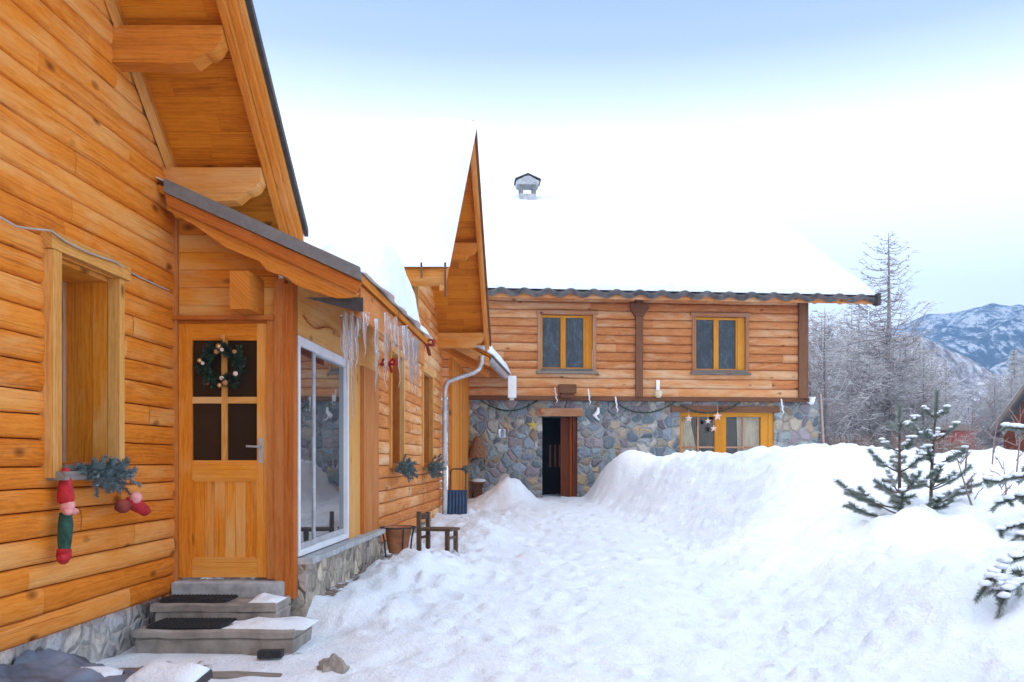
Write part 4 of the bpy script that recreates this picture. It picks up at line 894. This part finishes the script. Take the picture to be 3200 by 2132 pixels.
b0, b1 = at(957, 1215, 10.35), at(986, 1212, 10.72); sdir = (b1-b0).normalized(); fdir = V((sdir.y, -sdir.x, 0)).normalized(); sw = .32; sz = -.80
ch = thing('wooden_chair', 'low weathered wooden chair half buried in the snow by the log wall', 'chair', (b0.x, b0.y, -1.2))
mb = MB()
sdir = V((sdir.x, sdir.y, 0)).normalized(); B0 = V((b0.x, b0.y, 0))
def cbx(mb, a0, a1, f0, f1, z0, z1, t=None): box(mb, B0+sdir*a0+fdir*f0+UP*z0, sdir*(a1-a0), fdir*(f1-f0), UP*(z1-z0), t)
for k in range(4): cbx(mb, sw*k/4, sw*(k+1)/4-.004, .0, .43, sz-.03, sz)
mb.build('seat', M['old_chair'], ch, bevel=.005)
for a_, f_, zt_ in ((0, 0, -.60), (sw-.045, 0, -.62), (0, .36, sz-.031), (sw-.045, .36, sz-.031)):
    mb = MB(); cbx(mb, a_, a_+.045, f_-.0, f_+.045, -1.25, zt_); mb.build('leg', M['old_chair'], ch, bevel=.006)
mb = MB(); cbx(mb, .046, sw-.046, .008, .03, -.70, -.63); mb.build('backrest', M['old_chair'], ch, bevel=.005)
mb = MB(); cbx(mb, .046, sw-.046, .37, .395, -.93, -.90); cbx(mb, .046, sw-.046, .008, .03, -.93, -.90); mb.build('stretcher', M['old_chair'], ch)
c = at(1051, 1195, 16.6); shv = thing('snow_shovel', 'blue ribbed snow scoop with a black loop handle leaning on the annex wall', 'shovel', c)
mb = MB(); rows = []
for i in range(9): t_ = i/8; rows.append([c+V((-.19+.38*k/20, -.02-.10*(1-t_)**2+.012*math.sin(k*1.9), .03+.52*t_)) for k in range(21)])
mb.grid(rows); mb.grid([[p+V((0, .02, 0)) for p in r] for r in rows]); bx(mb, c.x-.19, c.x+.19, c.y-.03, c.y+.01, c.z+.545, c.z+.57, .5); mb.build('blade', M['blue'], shv, smooth=True)
mb = MB(); tube(mb, [c+V(q) for q in ((-.14, .0, .5), (-.14, .1, .92), (-.10, .11, .97), (.12, .11, .97), (.155, .1, .93), (.16, .0, .5))], .012, 6); mb.build('handle', M['black'], shv, smooth=True)

# ================================================================== BITS IN THE SNOW (bottom left)
mb = MB(); rows = []
for i in range(25):
    rows.append([(-3.05+.62*j/20+.05*nz(i*.3, j*.2), 4.2+1.35*i/24, -1.13-.19*(j/20)**.8+.045*nz(i*.35, j*.35, 3)+.02*nz(i*.9, j*.8, 8)-.10*sm(i/24, .75, 1)) for j in range(21)])
mb.grid(rows); tag(mb.build('tarpaulin', M['tarp'], loc=(-2.8, 4.8, -1.3), smooth=True), 'crumpled blue-grey tarpaulin at the foot of the log wall, bottom left', 'tarpaulin')
def snowy_board(c, L, W, rz_, tilt, label, mat, name='snowy_board'):
    c = V(c); t_ = thing(name, label, 'board', c); Rm = Matrix.Rotation(rz_, 3, 'Z') @ Matrix.Rotation(tilt, 3, 'X')
    ex, ey, ez = Rm @ V((L, 0, 0)), Rm @ V((0, W, 0)), Rm @ V((0, 0, .05))
    mb = MB(); box(mb, c-ex/2-ey/2, ex, ey, ez); mb.build('board', mat, t_, bevel=.006)
    mb = MB(); snow_sheet(mb, lambda u, v: c-ex*.48-ey*.47+ez+ex*.96*u+ey*.94*v, 20, 12, lambda u, v, p: .006+.05*edge(u, v, .2, .2)+.014*nz(p.x*6, p.y*6)); mb.build('snow_cap', M['snow'], t_, smooth=True)
snowy_board((-2.30, 5.22, -1.345), .45, .26, R(-12), R(14), 'dark board topped with snow lying at the bottom edge, left of centre', M['dark_metal'])
snowy_board((-2.78, 5.18, -1.36), .42, .24, R(20), R(10), 'tilted board under a snow cap beside the blue-grey tarpaulin', M['dark_metal'])
mb = MB(); c = V((-1.46, 5.72, -1.37)); blob(mb, c+V((.03, 0, .0)), (.085, .07, .09), 9, .8, .5, 4); tag(mb.build('rock', M['concrete'], loc=c, smooth=False), 'brown rock sticking out of the snow near the bottom edge', 'rock')
mb = MB(); box(mb, (-2.02, 5.99, -1.36), (.16, .02, 0), (0, .07, 0), (0, 0, .05)); tag(mb.build('boot_scraper', M['black'], loc=(-2.02, 5.99, -1.36), bevel=.01), 'small black block in the snow at the right foot of the steps', 'scraper')
mb = MB(); tube(mb, [(-2.25, 5.52, -1.37), (-2.0, 5.54, -1.375), (-1.72, 5.56, -1.39)], [.035, .04, .035], 8); tag(mb.build('edging_log', M['grey_wood'], loc=(-2.0, 5.54, -1.4), smooth=True), 'thin brown edging log lying in the snow below the steps', 'log')

# ================================================================== YOUNG PINES
def pine(name, loc, H, seed, label, lean=0, minz=.12, nwh=5, spread=.55, extra=(), boughs=()):
    rr = random.Random(seed); loc = V(loc); o = thing(name, label, 'pine', loc, 'young pines on the snow bank')
    tr, fo, sn = MB(), MB(), MB()
    top = loc+V((lean*H, 0, H)); tube(tr, [loc-V((0, 0, .3)), loc+V((lean*H*.3, 0, H*.4)), top], [.022, .017, .006], 7)
    def brush(pts, r, dens):
        for a_, b_ in zip(pts, pts[1:]):
            d_ = (b_-a_); L = d_.length; d_.normalize()
            for k in range(int(L*dens)):
                c_ = a_.lerp(b_, rr.random()); q = V((rr.uniform(-1, 1), rr.uniform(-1, 1), rr.uniform(-1, 1))); q = (q-d_*q.dot(d_)).normalized()
                e_ = (q+d_*rr.uniform(.7, 1.4)).normalized()*r*rr.uniform(.7, 1.15); s_ = e_.cross(V((.2, .9, .4))).normalized()*.0028
                fo.face([c_-s_, c_+s_, c_+e_], None, rr.random())
    brush([loc+V((lean*H*.76, 0, H*.76)), top], .05, 2400)
    sn_pts = []
    def branch(base, az, L, rise):
        pts = [base]
        for k in range(1, 6):
            t_ = k/5; pts.append(base+V((math.cos(az)*L*t_, math.sin(az)*L*t_, L*(rise*t_+.38*t_*t_-.16*t_))))
        tube(tr, pts, [.010, .009, .008, .006, .005, .003], 5); brush(pts[2:], .058, 1300)
        for k in (2, 3, 4):
            for sg in (-1, 1):
                if rr.random() < .5:
                    a2 = az+sg*rr.uniform(.5, .9); L2 = L*rr.uniform(.25, .42); q = [pts[k]+V((math.cos(a2)*L2*t_, math.sin(a2)*L2*t_, L2*(.25*t_))) for t_ in (0, .5, 1)]
                    tube(tr, q, [.005, .004, .002], 4); brush(q, .055, 1300)
                    if rr.random() < .4: blob(sn, q[1]+V((0, 0, .028)), (L2*.28, .022, .014), 6, .4, .5, rr.random()*50)
        for k in (2, 3, 4, 5):
            if rr.random() < .6: blob(sn, pts[k]+V((0, 0, .026)), (.03+.03*rr.random(), .024, .013), 6, .4, .5, rr.random()*50)
    for i in range(nwh):
        t_ = minz+(1-minz)*.78*i/(nwh-1); base = loc+V((lean*H*t_, 0, H*t_)); n = rr.choice((3, 4)); a0 = rr.random()*6.28
        for k in range(n): branch(base, a0+6.28*k/n+rr.uniform(-.3, .3), H*spread*(1-t_*.85)*rr.uniform(.7, 1.1), rr.uniform(.15, .4)+.35*t_)
    for az, L, rise, zz in extra: branch(loc+V((0, 0, zz)), az, L, rise)
    for pts in boughs:
        tube(tr, pts, [.014-.002*k for k in range(len(pts))], 5); brush(pts, .052, 1300); brush(pts[-3:], .055, 700)
        for k, (a_, b_) in enumerate(zip(pts, pts[1:])):
            for q_ in range(2): blob(sn, a_.lerp(b_, (q_+rr.random())/2)+V((0, 0, .03)), (.05, .032, .020), 6, .4, .5, rr.random()*50)
            sd_ = V((rr.uniform(-.6, .1), rr.uniform(-1, 1), -.3)).normalized()*.09; brush([b_, b_+sd_], .045, 1200)
    tr.build('trunk', M['bark'], o, smooth=True); fo.build('needles', M['needle'], o); sn.build('snow_clumps', M['snow'], o, smooth=True); return o
p1 = at(2067, 1195, 9.0); p2 = at(2136, 1192, 9.2)
pine('young_pine', p1, 1.17, 5, 'young pine with spreading snowy branches, left of the pair on the bank', .0, .05, 5, .40, ((3.3, .55, .05, .02), (3.0, .62, .22, .12)))
pine('young_pine', p2, 1.34, 8, 'taller leaning young pine, right of the pair on the bank', .06, .06, 5, .34, ((.2, .50, .35, .12), (-.2, .4, .4, .3)))
p3 = at(2390, 1225, 8.2); pine('young_pine', p3, .95, 12, 'young pine cut by the right edge below the red-brown house', 0, .25, 3, .26, (), ([at(2400, 1000, 8.2), at(2370, 990, 8.1), at(2335, 985, 8.0), at(2310, 983, 8.0)], [at(2400, 1090, 8.2), at(2360, 1096, 8.1), at(2320, 1100, 8.0), at(2290, 1108, 7.9), at(2262, 1105, 7.9)], [at(2400, 1130, 8.2), at(2350, 1140, 8.1), at(2318, 1150, 8.0), at(2293, 1158, 8.0)], [at(2400, 1190, 8.1), at(2350, 1205, 8.), at(2318, 1213, 7.9), at(2298, 1222, 7.9)], [at(2400, 1215, 8.0), at(2360, 1228, 7.8), at(2336, 1236, 7.7)]))
p4 = at(2420, 1420, 6.0); pine('young_pine', (p4.x, p4.y, p4.z-.02), .75, 21, 'drooping pine boughs at the right edge nearest the camera', 0, .3, 2, .5, (), ([at(2440, 1330, 6), at(2400, 1285, 6), at(2353, 1278, 5.95), (at(2313, 1292, 5.9)), at(2282, 1325, 5.85), at(2258, 1362, 5.8)], [at(2440, 1360, 5.9), at(2395, 1338, 5.85), at(2345, 1338, 5.8), at(2318, 1358, 5.75), at(2302, 1388, 5.7)], [at(2308, 1298, 5.9), at(2300, 1320, 5.85), at(2296, 1350, 5.8), at(2294, 1364, 5.8)]))

# ------------------------------------------------------------------ saplings
def sapling(base, tip, seed, label, n=6):
    rr = random.Random(seed); base, tip = V(base), V(tip); mb = MB(); L = (tip-base).length
    mid = base.lerp(tip, .5)+V((rr.uniform(-.05, .05), 0, 0)); tube(mb, [base-UP*.2, mid, tip], [.016, .010, .003], 5)
    for k in range(n):
        t_ = rr.uniform(.2, .9); b_ = base.lerp(tip, t_); d_ = V((rr.uniform(-1, 1), rr.uniform(-.6, .6), rr.uniform(.3, 1.2))).normalized()*L*rr.uniform(.18, .38)
        e_ = b_+d_; tube(mb, [b_, b_+d_*.5+UP*.02, e_], [.007, .005, .002], 4)
        for q in range(3): f_ = b_+d_*rr.uniform(.3, .9); g_ = f_+V((rr.uniform(-1, 1), rr.uniform(-.5, .5), rr.uniform(.2, 1)))*L*.09; tube(mb, [f_, g_], [.004, .0015], 4)
    tag(mb.build('bare_sapling', M['saptwig'], loc=base), label, 'sapling', 'bare saplings in the snow')
sapling(at(2252, 1178, 9.0), at(2195, 1040, 9.3), 1, 'bare red twig sapling leaning left, right of the pine pair', 8)
sapling(at(2300, 1195, 9.6), at(2305, 1060, 9.6), 2, 'bare upright sapling with a reddish stem near the right edge', 7)
sapling(at(2215, 1095, 13), at(2240, 950, 13), 3, 'bare thin sapling behind the pine pair', 8)
sapling(at(2275, 1105, 13), at(2300, 930, 13.2), 4, 'bare thin sapling in front of the red-brown house', 8)
sapling(at(2330, 1110, 12), at(2345, 930, 12), 6, 'bare sapling at the right edge before the red-brown house', 8)
sapling(at(2250, 1095, 15), at(2225, 980, 15), 7, 'bare sapling leaning left before the small red shed', 8)

# ================================================================== BACKGROUND TREES
def larch(name, H, seed, dens, label, group, mat, matb, spread=.24, up=.1, tw=1.0, low=.08):
    rr = random.Random(seed); o = thing(name, label, 'tree', (0, 0, 0), group); tr, cr_ = MB(), MB()
    tube(tr, [(0, 0, -1), (.01*H*rr.uniform(-1, 1), 0, H*.4), (.006*H, 0, H*.75), (0, 0, H)], [.016*H, .010*H, .005*H, .001*H], 6)
    def spike(a_, d_, r_):
        s1 = d_.orthogonal().normalized()*r_; s2 = d_.normalized().cross(s1); e_ = a_+d_; p3 = [a_+s1, a_-s1*.5+s2*.87, a_-s1*.5-s2*.87]
        for k in range(3): cr_.face([p3[k], p3[(k+1) % 3], e_])
    nb = int(dens*H)
    for i in range(nb):
        t_ = low+(.98-low)*(i+rr.random())/nb; z = H*t_; L = H*spread*(1-t_)**.6*rr.uniform(.55, 1.1)+.15; az = rr.random()*6.283
        dx, dy = math.cos(az), math.sin(az); b_ = V((0, 0, z)); pts = []
        for k in range(6): q = k/5; pts.append(b_+V((dx*L*q, dy*L*q, L*(up*q-.18*math.sin(q*3.0)+.22*q*q))))
        r0 = .0045*H*(1-t_)*.5+.010*tw
        tube(cr_, pts, [r0*(1-.8*k/5) for k in range(6)], 4, cap=False)
        for k in range(int(4+L*5)):
            q = rr.uniform(.15, 1); j = min(4, int(q*5)); c_ = pts[j].lerp(pts[j+1], q*5-j); l2 = L*rr.uniform(.12, .32)*(1.1-q*.5)+.08
            a2 = az+rr.choice((-1, 1))*rr.uniform(.4, 1.2); d_ = V((math.cos(a2)*l2, math.sin(a2)*l2, l2*rr.uniform(-.35, .45)))
            spike(c_, d_, .009*tw)
            for _ in range(3):
                c2 = c_+d_*rr.uniform(.2, .9); d2 = V((rr.uniform(-1, 1), rr.uniform(-1, 1), rr.uniform(-.5, .8)))*l2*.38; spike(c2, d2, .007*tw)
    tr.build('trunk', matb, o, smooth=True); cr_.build('crown', mat, o); return o
big = larch('bare_larch', 11.0, 3, 15, 'tall bare larch with a pointed top, right of the far roof', None, M['larchtwig'], M['larchbark'], .29, .15, 1.5)
b = at(2042, 1040, 33); big.location = (b.x, 33, -1.0); big.rotation_euler = (0, 0, 1.0); big.scale = (1, 1, .88)
grp = 'frosted bare trees beyond the snow bank'; lab = 'frosted bare tree in the tangled grove right of the stone house'
prot = [larch('frosted_tree', 6.0, 30+k, 15, lab, grp, M['twig'], M['larchbark'], sp, u_, 1.7, .06) for k, (sp, u_) in enumerate(((.36, .25), (.42, .35), (.32, .15)))]
rr = random.Random(77); spots = []
for k in range(66):
    Y = rr.uniform(30, 52); x = 1850+rr.random()*520 if k % 3 else 1860+rr.random()*300
    hpx = lerp([(1850, 310), (1900, 330), (1960, 340), (2050, 310), (2130, 290), (2180, 215), (2240, 160), (2300, 200), (2370, 270)], x)*rr.uniform(.7, 1.08)
    spots.append((x, Y, hpx))
for k, (x, Y, hpx) in enumerate(spots):
    if x > 2190: Y = 40+Y*.25
    X = (x-1265)*Y/2000; Hm = hpx*Y/2000+1.0; s_ = Hm/6.0
    if k < 3: o = prot[k]; o.location = (X, Y, -1.0); o.scale = (s_,)*3; o.rotation_euler = (0, 0, rr.random()*6)
    else: o = dup(prot[k % 3], (X, Y, -1.0), rr.random()*6, s_)
# one dark spruce
def spruce(loc, H, seed, label, mat):
    rr = random.Random(seed); loc = V(loc); o = thing('spruce_tree', label, 'tree', loc); tr, fo = MB(), MB()
    tube(tr, [loc-UP, loc+UP*H], [.02*H, .002*H], 6)
    for i in range(int(H*26)):
        t_ = .06+.93*rr.random(); L = H*.17*(1-t_)**.8*rr.uniform(.6, 1.1)+.05; az = rr.random()*6.28; b_ = loc+UP*H*t_; d_ = V((math.cos(az), math.sin(az), rr.uniform(-.5, -.1)))
        for k in range(int(6+L*12)):
            c_ = b_+d_*L*rr.uniform(.1, 1); e_ = V((rr.uniform(-1, 1), rr.uniform(-1, 1), rr.uniform(-.8, .4)))*.30; s_ = e_.orthogonal().normalized()*.05; fo.face([c_-s_, c_+s_, c_+e_])
    tr.build('trunk', M['larchbark'], o); fo.build('crown', mat, o); return o
b = at(1905, 745, 48); spruce((b.x, 48, -1), b.z+1, 1, 'dark green spruce just right of the far house wall', M['sprucefrost'])
b = at(2330, 800, 60); spruce((b.x, 60, -1), b.z+1, 2, 'dark spruce behind the red-brown house at the right edge', M['sprucefrost'])
b = at(1985, 780, 60); spruce((b.x, 60, -1), b.z+1, 3, 'dim spruce standing behind the tall bare larch', M['sprucefrost'])
# rust bushes
def bush(seed, label, mat):
    rr = random.Random(seed); mb = MB()
    for k in range(230):
        a_ = rr.random()*6.28; r_ = rr.random()**.6*.5; b_ = V((math.cos(a_)*r_, math.sin(a_)*r_, 0)); d_ = V((math.cos(a_)*r_*1.3+rr.uniform(-.3, .3), math.sin(a_)*r_*1.3+rr.uniform(-.3, .3), rr.uniform(.5, 1.3)))
        m_ = b_+d_*.5+V((rr.uniform(-.1, .1), rr.uniform(-.1, .1), 0)); tube(mb, [b_, m_, b_+d_], [.014, .011, .004], 3, cap=False)
        for q in range(4): c_ = b_+d_*rr.uniform(.3, 1); e_ = V((rr.uniform(-1, 1), rr.uniform(-1, 1), rr.uniform(-.2, 1)))*.22; s_ = e_.orthogonal().normalized()*.012; mb.face([c_-s_, c_+s_, c_+e_])
    return tag(mb.build('rust_bush', mat), label, 'bush', 'rust-coloured bushes under the frosted trees')
b0_ = bush(1, 'rust-brown bush along the top of the snow bank below the frosted trees', M['rust'])
for k in range(7):
    o = b0_ if k == 0 else b0_.copy()
    if k: col.objects.link(o)
    Y = 27+rr.random()*3; x = (1930, 1965, 2005, 2040, 2110, 2150, 2240)[k]; o.location = ((x-1265)*Y/2000, Y, G((x-1265)*Y/2000, Y)-.1); s_ = rr.uniform(.8, 1.35); o.scale = (s_, s_, s_*.85); o.rotation_euler = (0, 0, rr.random()*6)
# ================================================================== RED-BROWN HOUSE and shed
hY = 34; e0 = at(2296, 1000, hY); ap = at(2452, 770, hY)
HR = R(-33)
rb = thing('red_house', 'dark red-brown wooden house with a steep roof cut by the right edge', 'building', (ap.x, hY, -1))
hw = ap.x-e0.x-.45
mb = MB(); zt0 = e0.z; n = int((ap.z+1)/.24)
for k in range(n):
    z0_ = -1+.24*k; wdt = hw if z0_ < zt0 else hw*max(0, (ap.z-z0_-.08)/(ap.z-zt0))
    if wdt > .2: bx(mb, ap.x-wdt, ap.x+wdt, hY, hY+.15, z0_+.004, z0_+.236)
bx(mb, ap.x-hw, ap.x-hw+.15, hY+.16, hY+8, -1, zt0); mb.build('wall', M['red_wood'], rb, bevel=.02)
mb = MB()
for sg in (-1, 1): dx = (ap.x-e0.x); box(mb, (ap.x, hY-.7, ap.z), (sg*dx, 0, -(ap.z-e0.z)), (0, 9, 0), (0, 0, .22), grain=0)
rf = mb.build('roof', M['grey_wood'], rb)
mb = MB(); snow_sheet(mb, lambda u, v: (ap.x-(ap.x-e0.x)*(1-u), hY-.6+8.8*v, ap.z-(ap.z-e0.z)*(1-u)+.23), 16, 16, lambda u, v, p: .03+.10*edge(u, v, .08, .05)); mb.build('snow_cover', M['snow'], rf, smooth=True)
mb = MB(); bx(mb, ap.x-1.1, ap.x-.1, hY-.05, hY-.005, .6, 1.7); mb.build('window', M['trim'], rb); rb.rotation_euler = (0, 0, HR)
c = at(2208, 1030, 30); sh = thing('red_shed', 'small red shed glimpsed between trunks left of the red-brown house', 'shed', (c.x, 30, -.8))
mb = MB()
for k in range(6): bx(mb, c.x-.45+.15*k, c.x-.304+.15*k, 30, 30.05, -.8, 1.05, grain=2)
bx(mb, c.x-.45, c.x+.45, 30.055, 31.2, -.8, 1.04); mb.build('wall', M['redpaint'], sh)
mb = MB(); prism(mb, [(c.x-.50, 29.9, 1.05), (c.x+.50, 29.9, 1.05), (c.x+.50, 29.9, 1.09), (c.x, 29.9, 1.3), (c.x-.50, 29.9, 1.09)], (0, 1.4, 0), (0, 1, 0)); mb.build('roof', M['grey_wood'], sh)

# ================================================================== MOUNTAIN
m, t, p = nodes('mountain'); q = NT(t); g = q.n('NewGeometry').outputs['Position']
mp = q.n('VectorMath', operation='MULTIPLY'); q.l(g, mp.inputs[0]); mp.inputs[1].default_value = (.20, .05, .045)
mp2 = q.n('VectorMath', operation='MULTIPLY'); q.l(g, mp2.inputs[0]); mp2.inputs[1].default_value = (.022, .012, .014)
sepz = q.n('SeparateXYZ'); q.l(g, sepz.inputs[0])
f_ = q.math('ADD', q.math('MULTIPLY', q.noise(mp.outputs[0], 1, 6, .8), .85), q.math('MULTIPLY', q.noise(mp2.outputs[0], 1, 4, .6), .42))
fo_ = q.ramp(f_, [(.63, 1.), (.72, 0.)])
q.l(q.mix(fo_, (.72, .76, .82), (.035, .055, .06)), p.inputs['Base Color']); p.inputs['Roughness'].default_value = 1
q.l(q.bump(q.noise(mp.outputs[0], 3, 5, .7), .8, 4), p.inputs['Normal'])
def ridge(mb, Y0, depth, sil, xa, xb, n, seed, rough):
    rows = []
    for i in range(31):
        v = i/30; row = []
        for k in range(n+1):
            px = xa+(xb-xa)*k/n; top = (1060-lerp(sil, px))*Y0/2000; X = (px-1265)*Y0/2000
            hgt = -8+(top+8)*(math.sin(v*math.pi/2)**.9)+rough*noise.fractal(V((X*.015, v*4, seed)), 1, 2, 5)*(1-v)*v*4+rough*.12*noise.fractal(V((X*.06, v*9, seed)), 1, 2, 4)
            row.append((X, Y0-depth*(1-v)+20*nz(X*.02, v*3), hgt))
        rows.append(row)
    rows.append([(x, y+30, -8) for x, y, z in rows[-1]])
    mb.grid(rows)
mb = MB(); ridge(mb, 900, 520, [(900, 950), (1600, 880), (1850, 830), (1960, 800), (2060, 758), (2140, 742), (2200, 743), (2260, 755), (2310, 770), (2353, 786), (2500, 830), (2800, 900)], 700, 3000, 200, 3, 22)
tag(mb.build('mountain', m, smooth=True), 'forested snowy mountain behind the trees', 'mountain', kind='structure')
m2, t, p = nodes('frosted_forest'); q = NT(t); g = q.n('NewGeometry').outputs['Position']
mp = q.n('VectorMath', operation='MULTIPLY'); q.l(g, mp.inputs[0]); mp.inputs[1].default_value = (.5, .2, .16)
q.l(q.ramp(q.noise(mp.outputs[0], 1, 7, .8), [(.38, (.06, .06, .07)), (.5, (.24, .22, .24)), (.64, (.66, .68, .72))]), p.inputs['Base Color']); p.inputs['Roughness'].default_value = 1
mb = MB(); ridge(mb, 260, 120, [(900, 990), (1700, 900), (1850, 790), (1930, 780), (2000, 810), (2080, 850), (2150, 880), (2190, 905), (2260, 900), (2353, 860), (2600, 880)], 900, 2800, 150, 9, 9)
tag(mb.build('wooded_hill', m2, smooth=True), 'low frosted wooded hill behind the grove', 'hill', kind='structure')
# ------------------------------------------------------------------ haze
hz, t, p = nodes('haze_air'); t.nodes.remove(p); pv = t.nodes.new('ShaderNodeVolumePrincipled'); pv.inputs['Color'].default_value = (.30, .56, 1, 1); pv.inputs['Density'].default_value = .0012; pv.inputs['Anisotropy'].default_value = .2
t.links.new(pv.outputs[0], t.nodes['Material Output'].inputs['Volume'])
mb = MB(); bx(mb, -650, 1500, -70, 960, -14, 200); tag(mb.build('haze', hz), 'pale blue haze in the valley air', 'haze', kind='stuff')
scene.cycles.volume_bounces = 0; scene.cycles.max_bounces = 8; scene.cycles.transparent_max_bounces = 12; scene.cycles.use_denoising = True
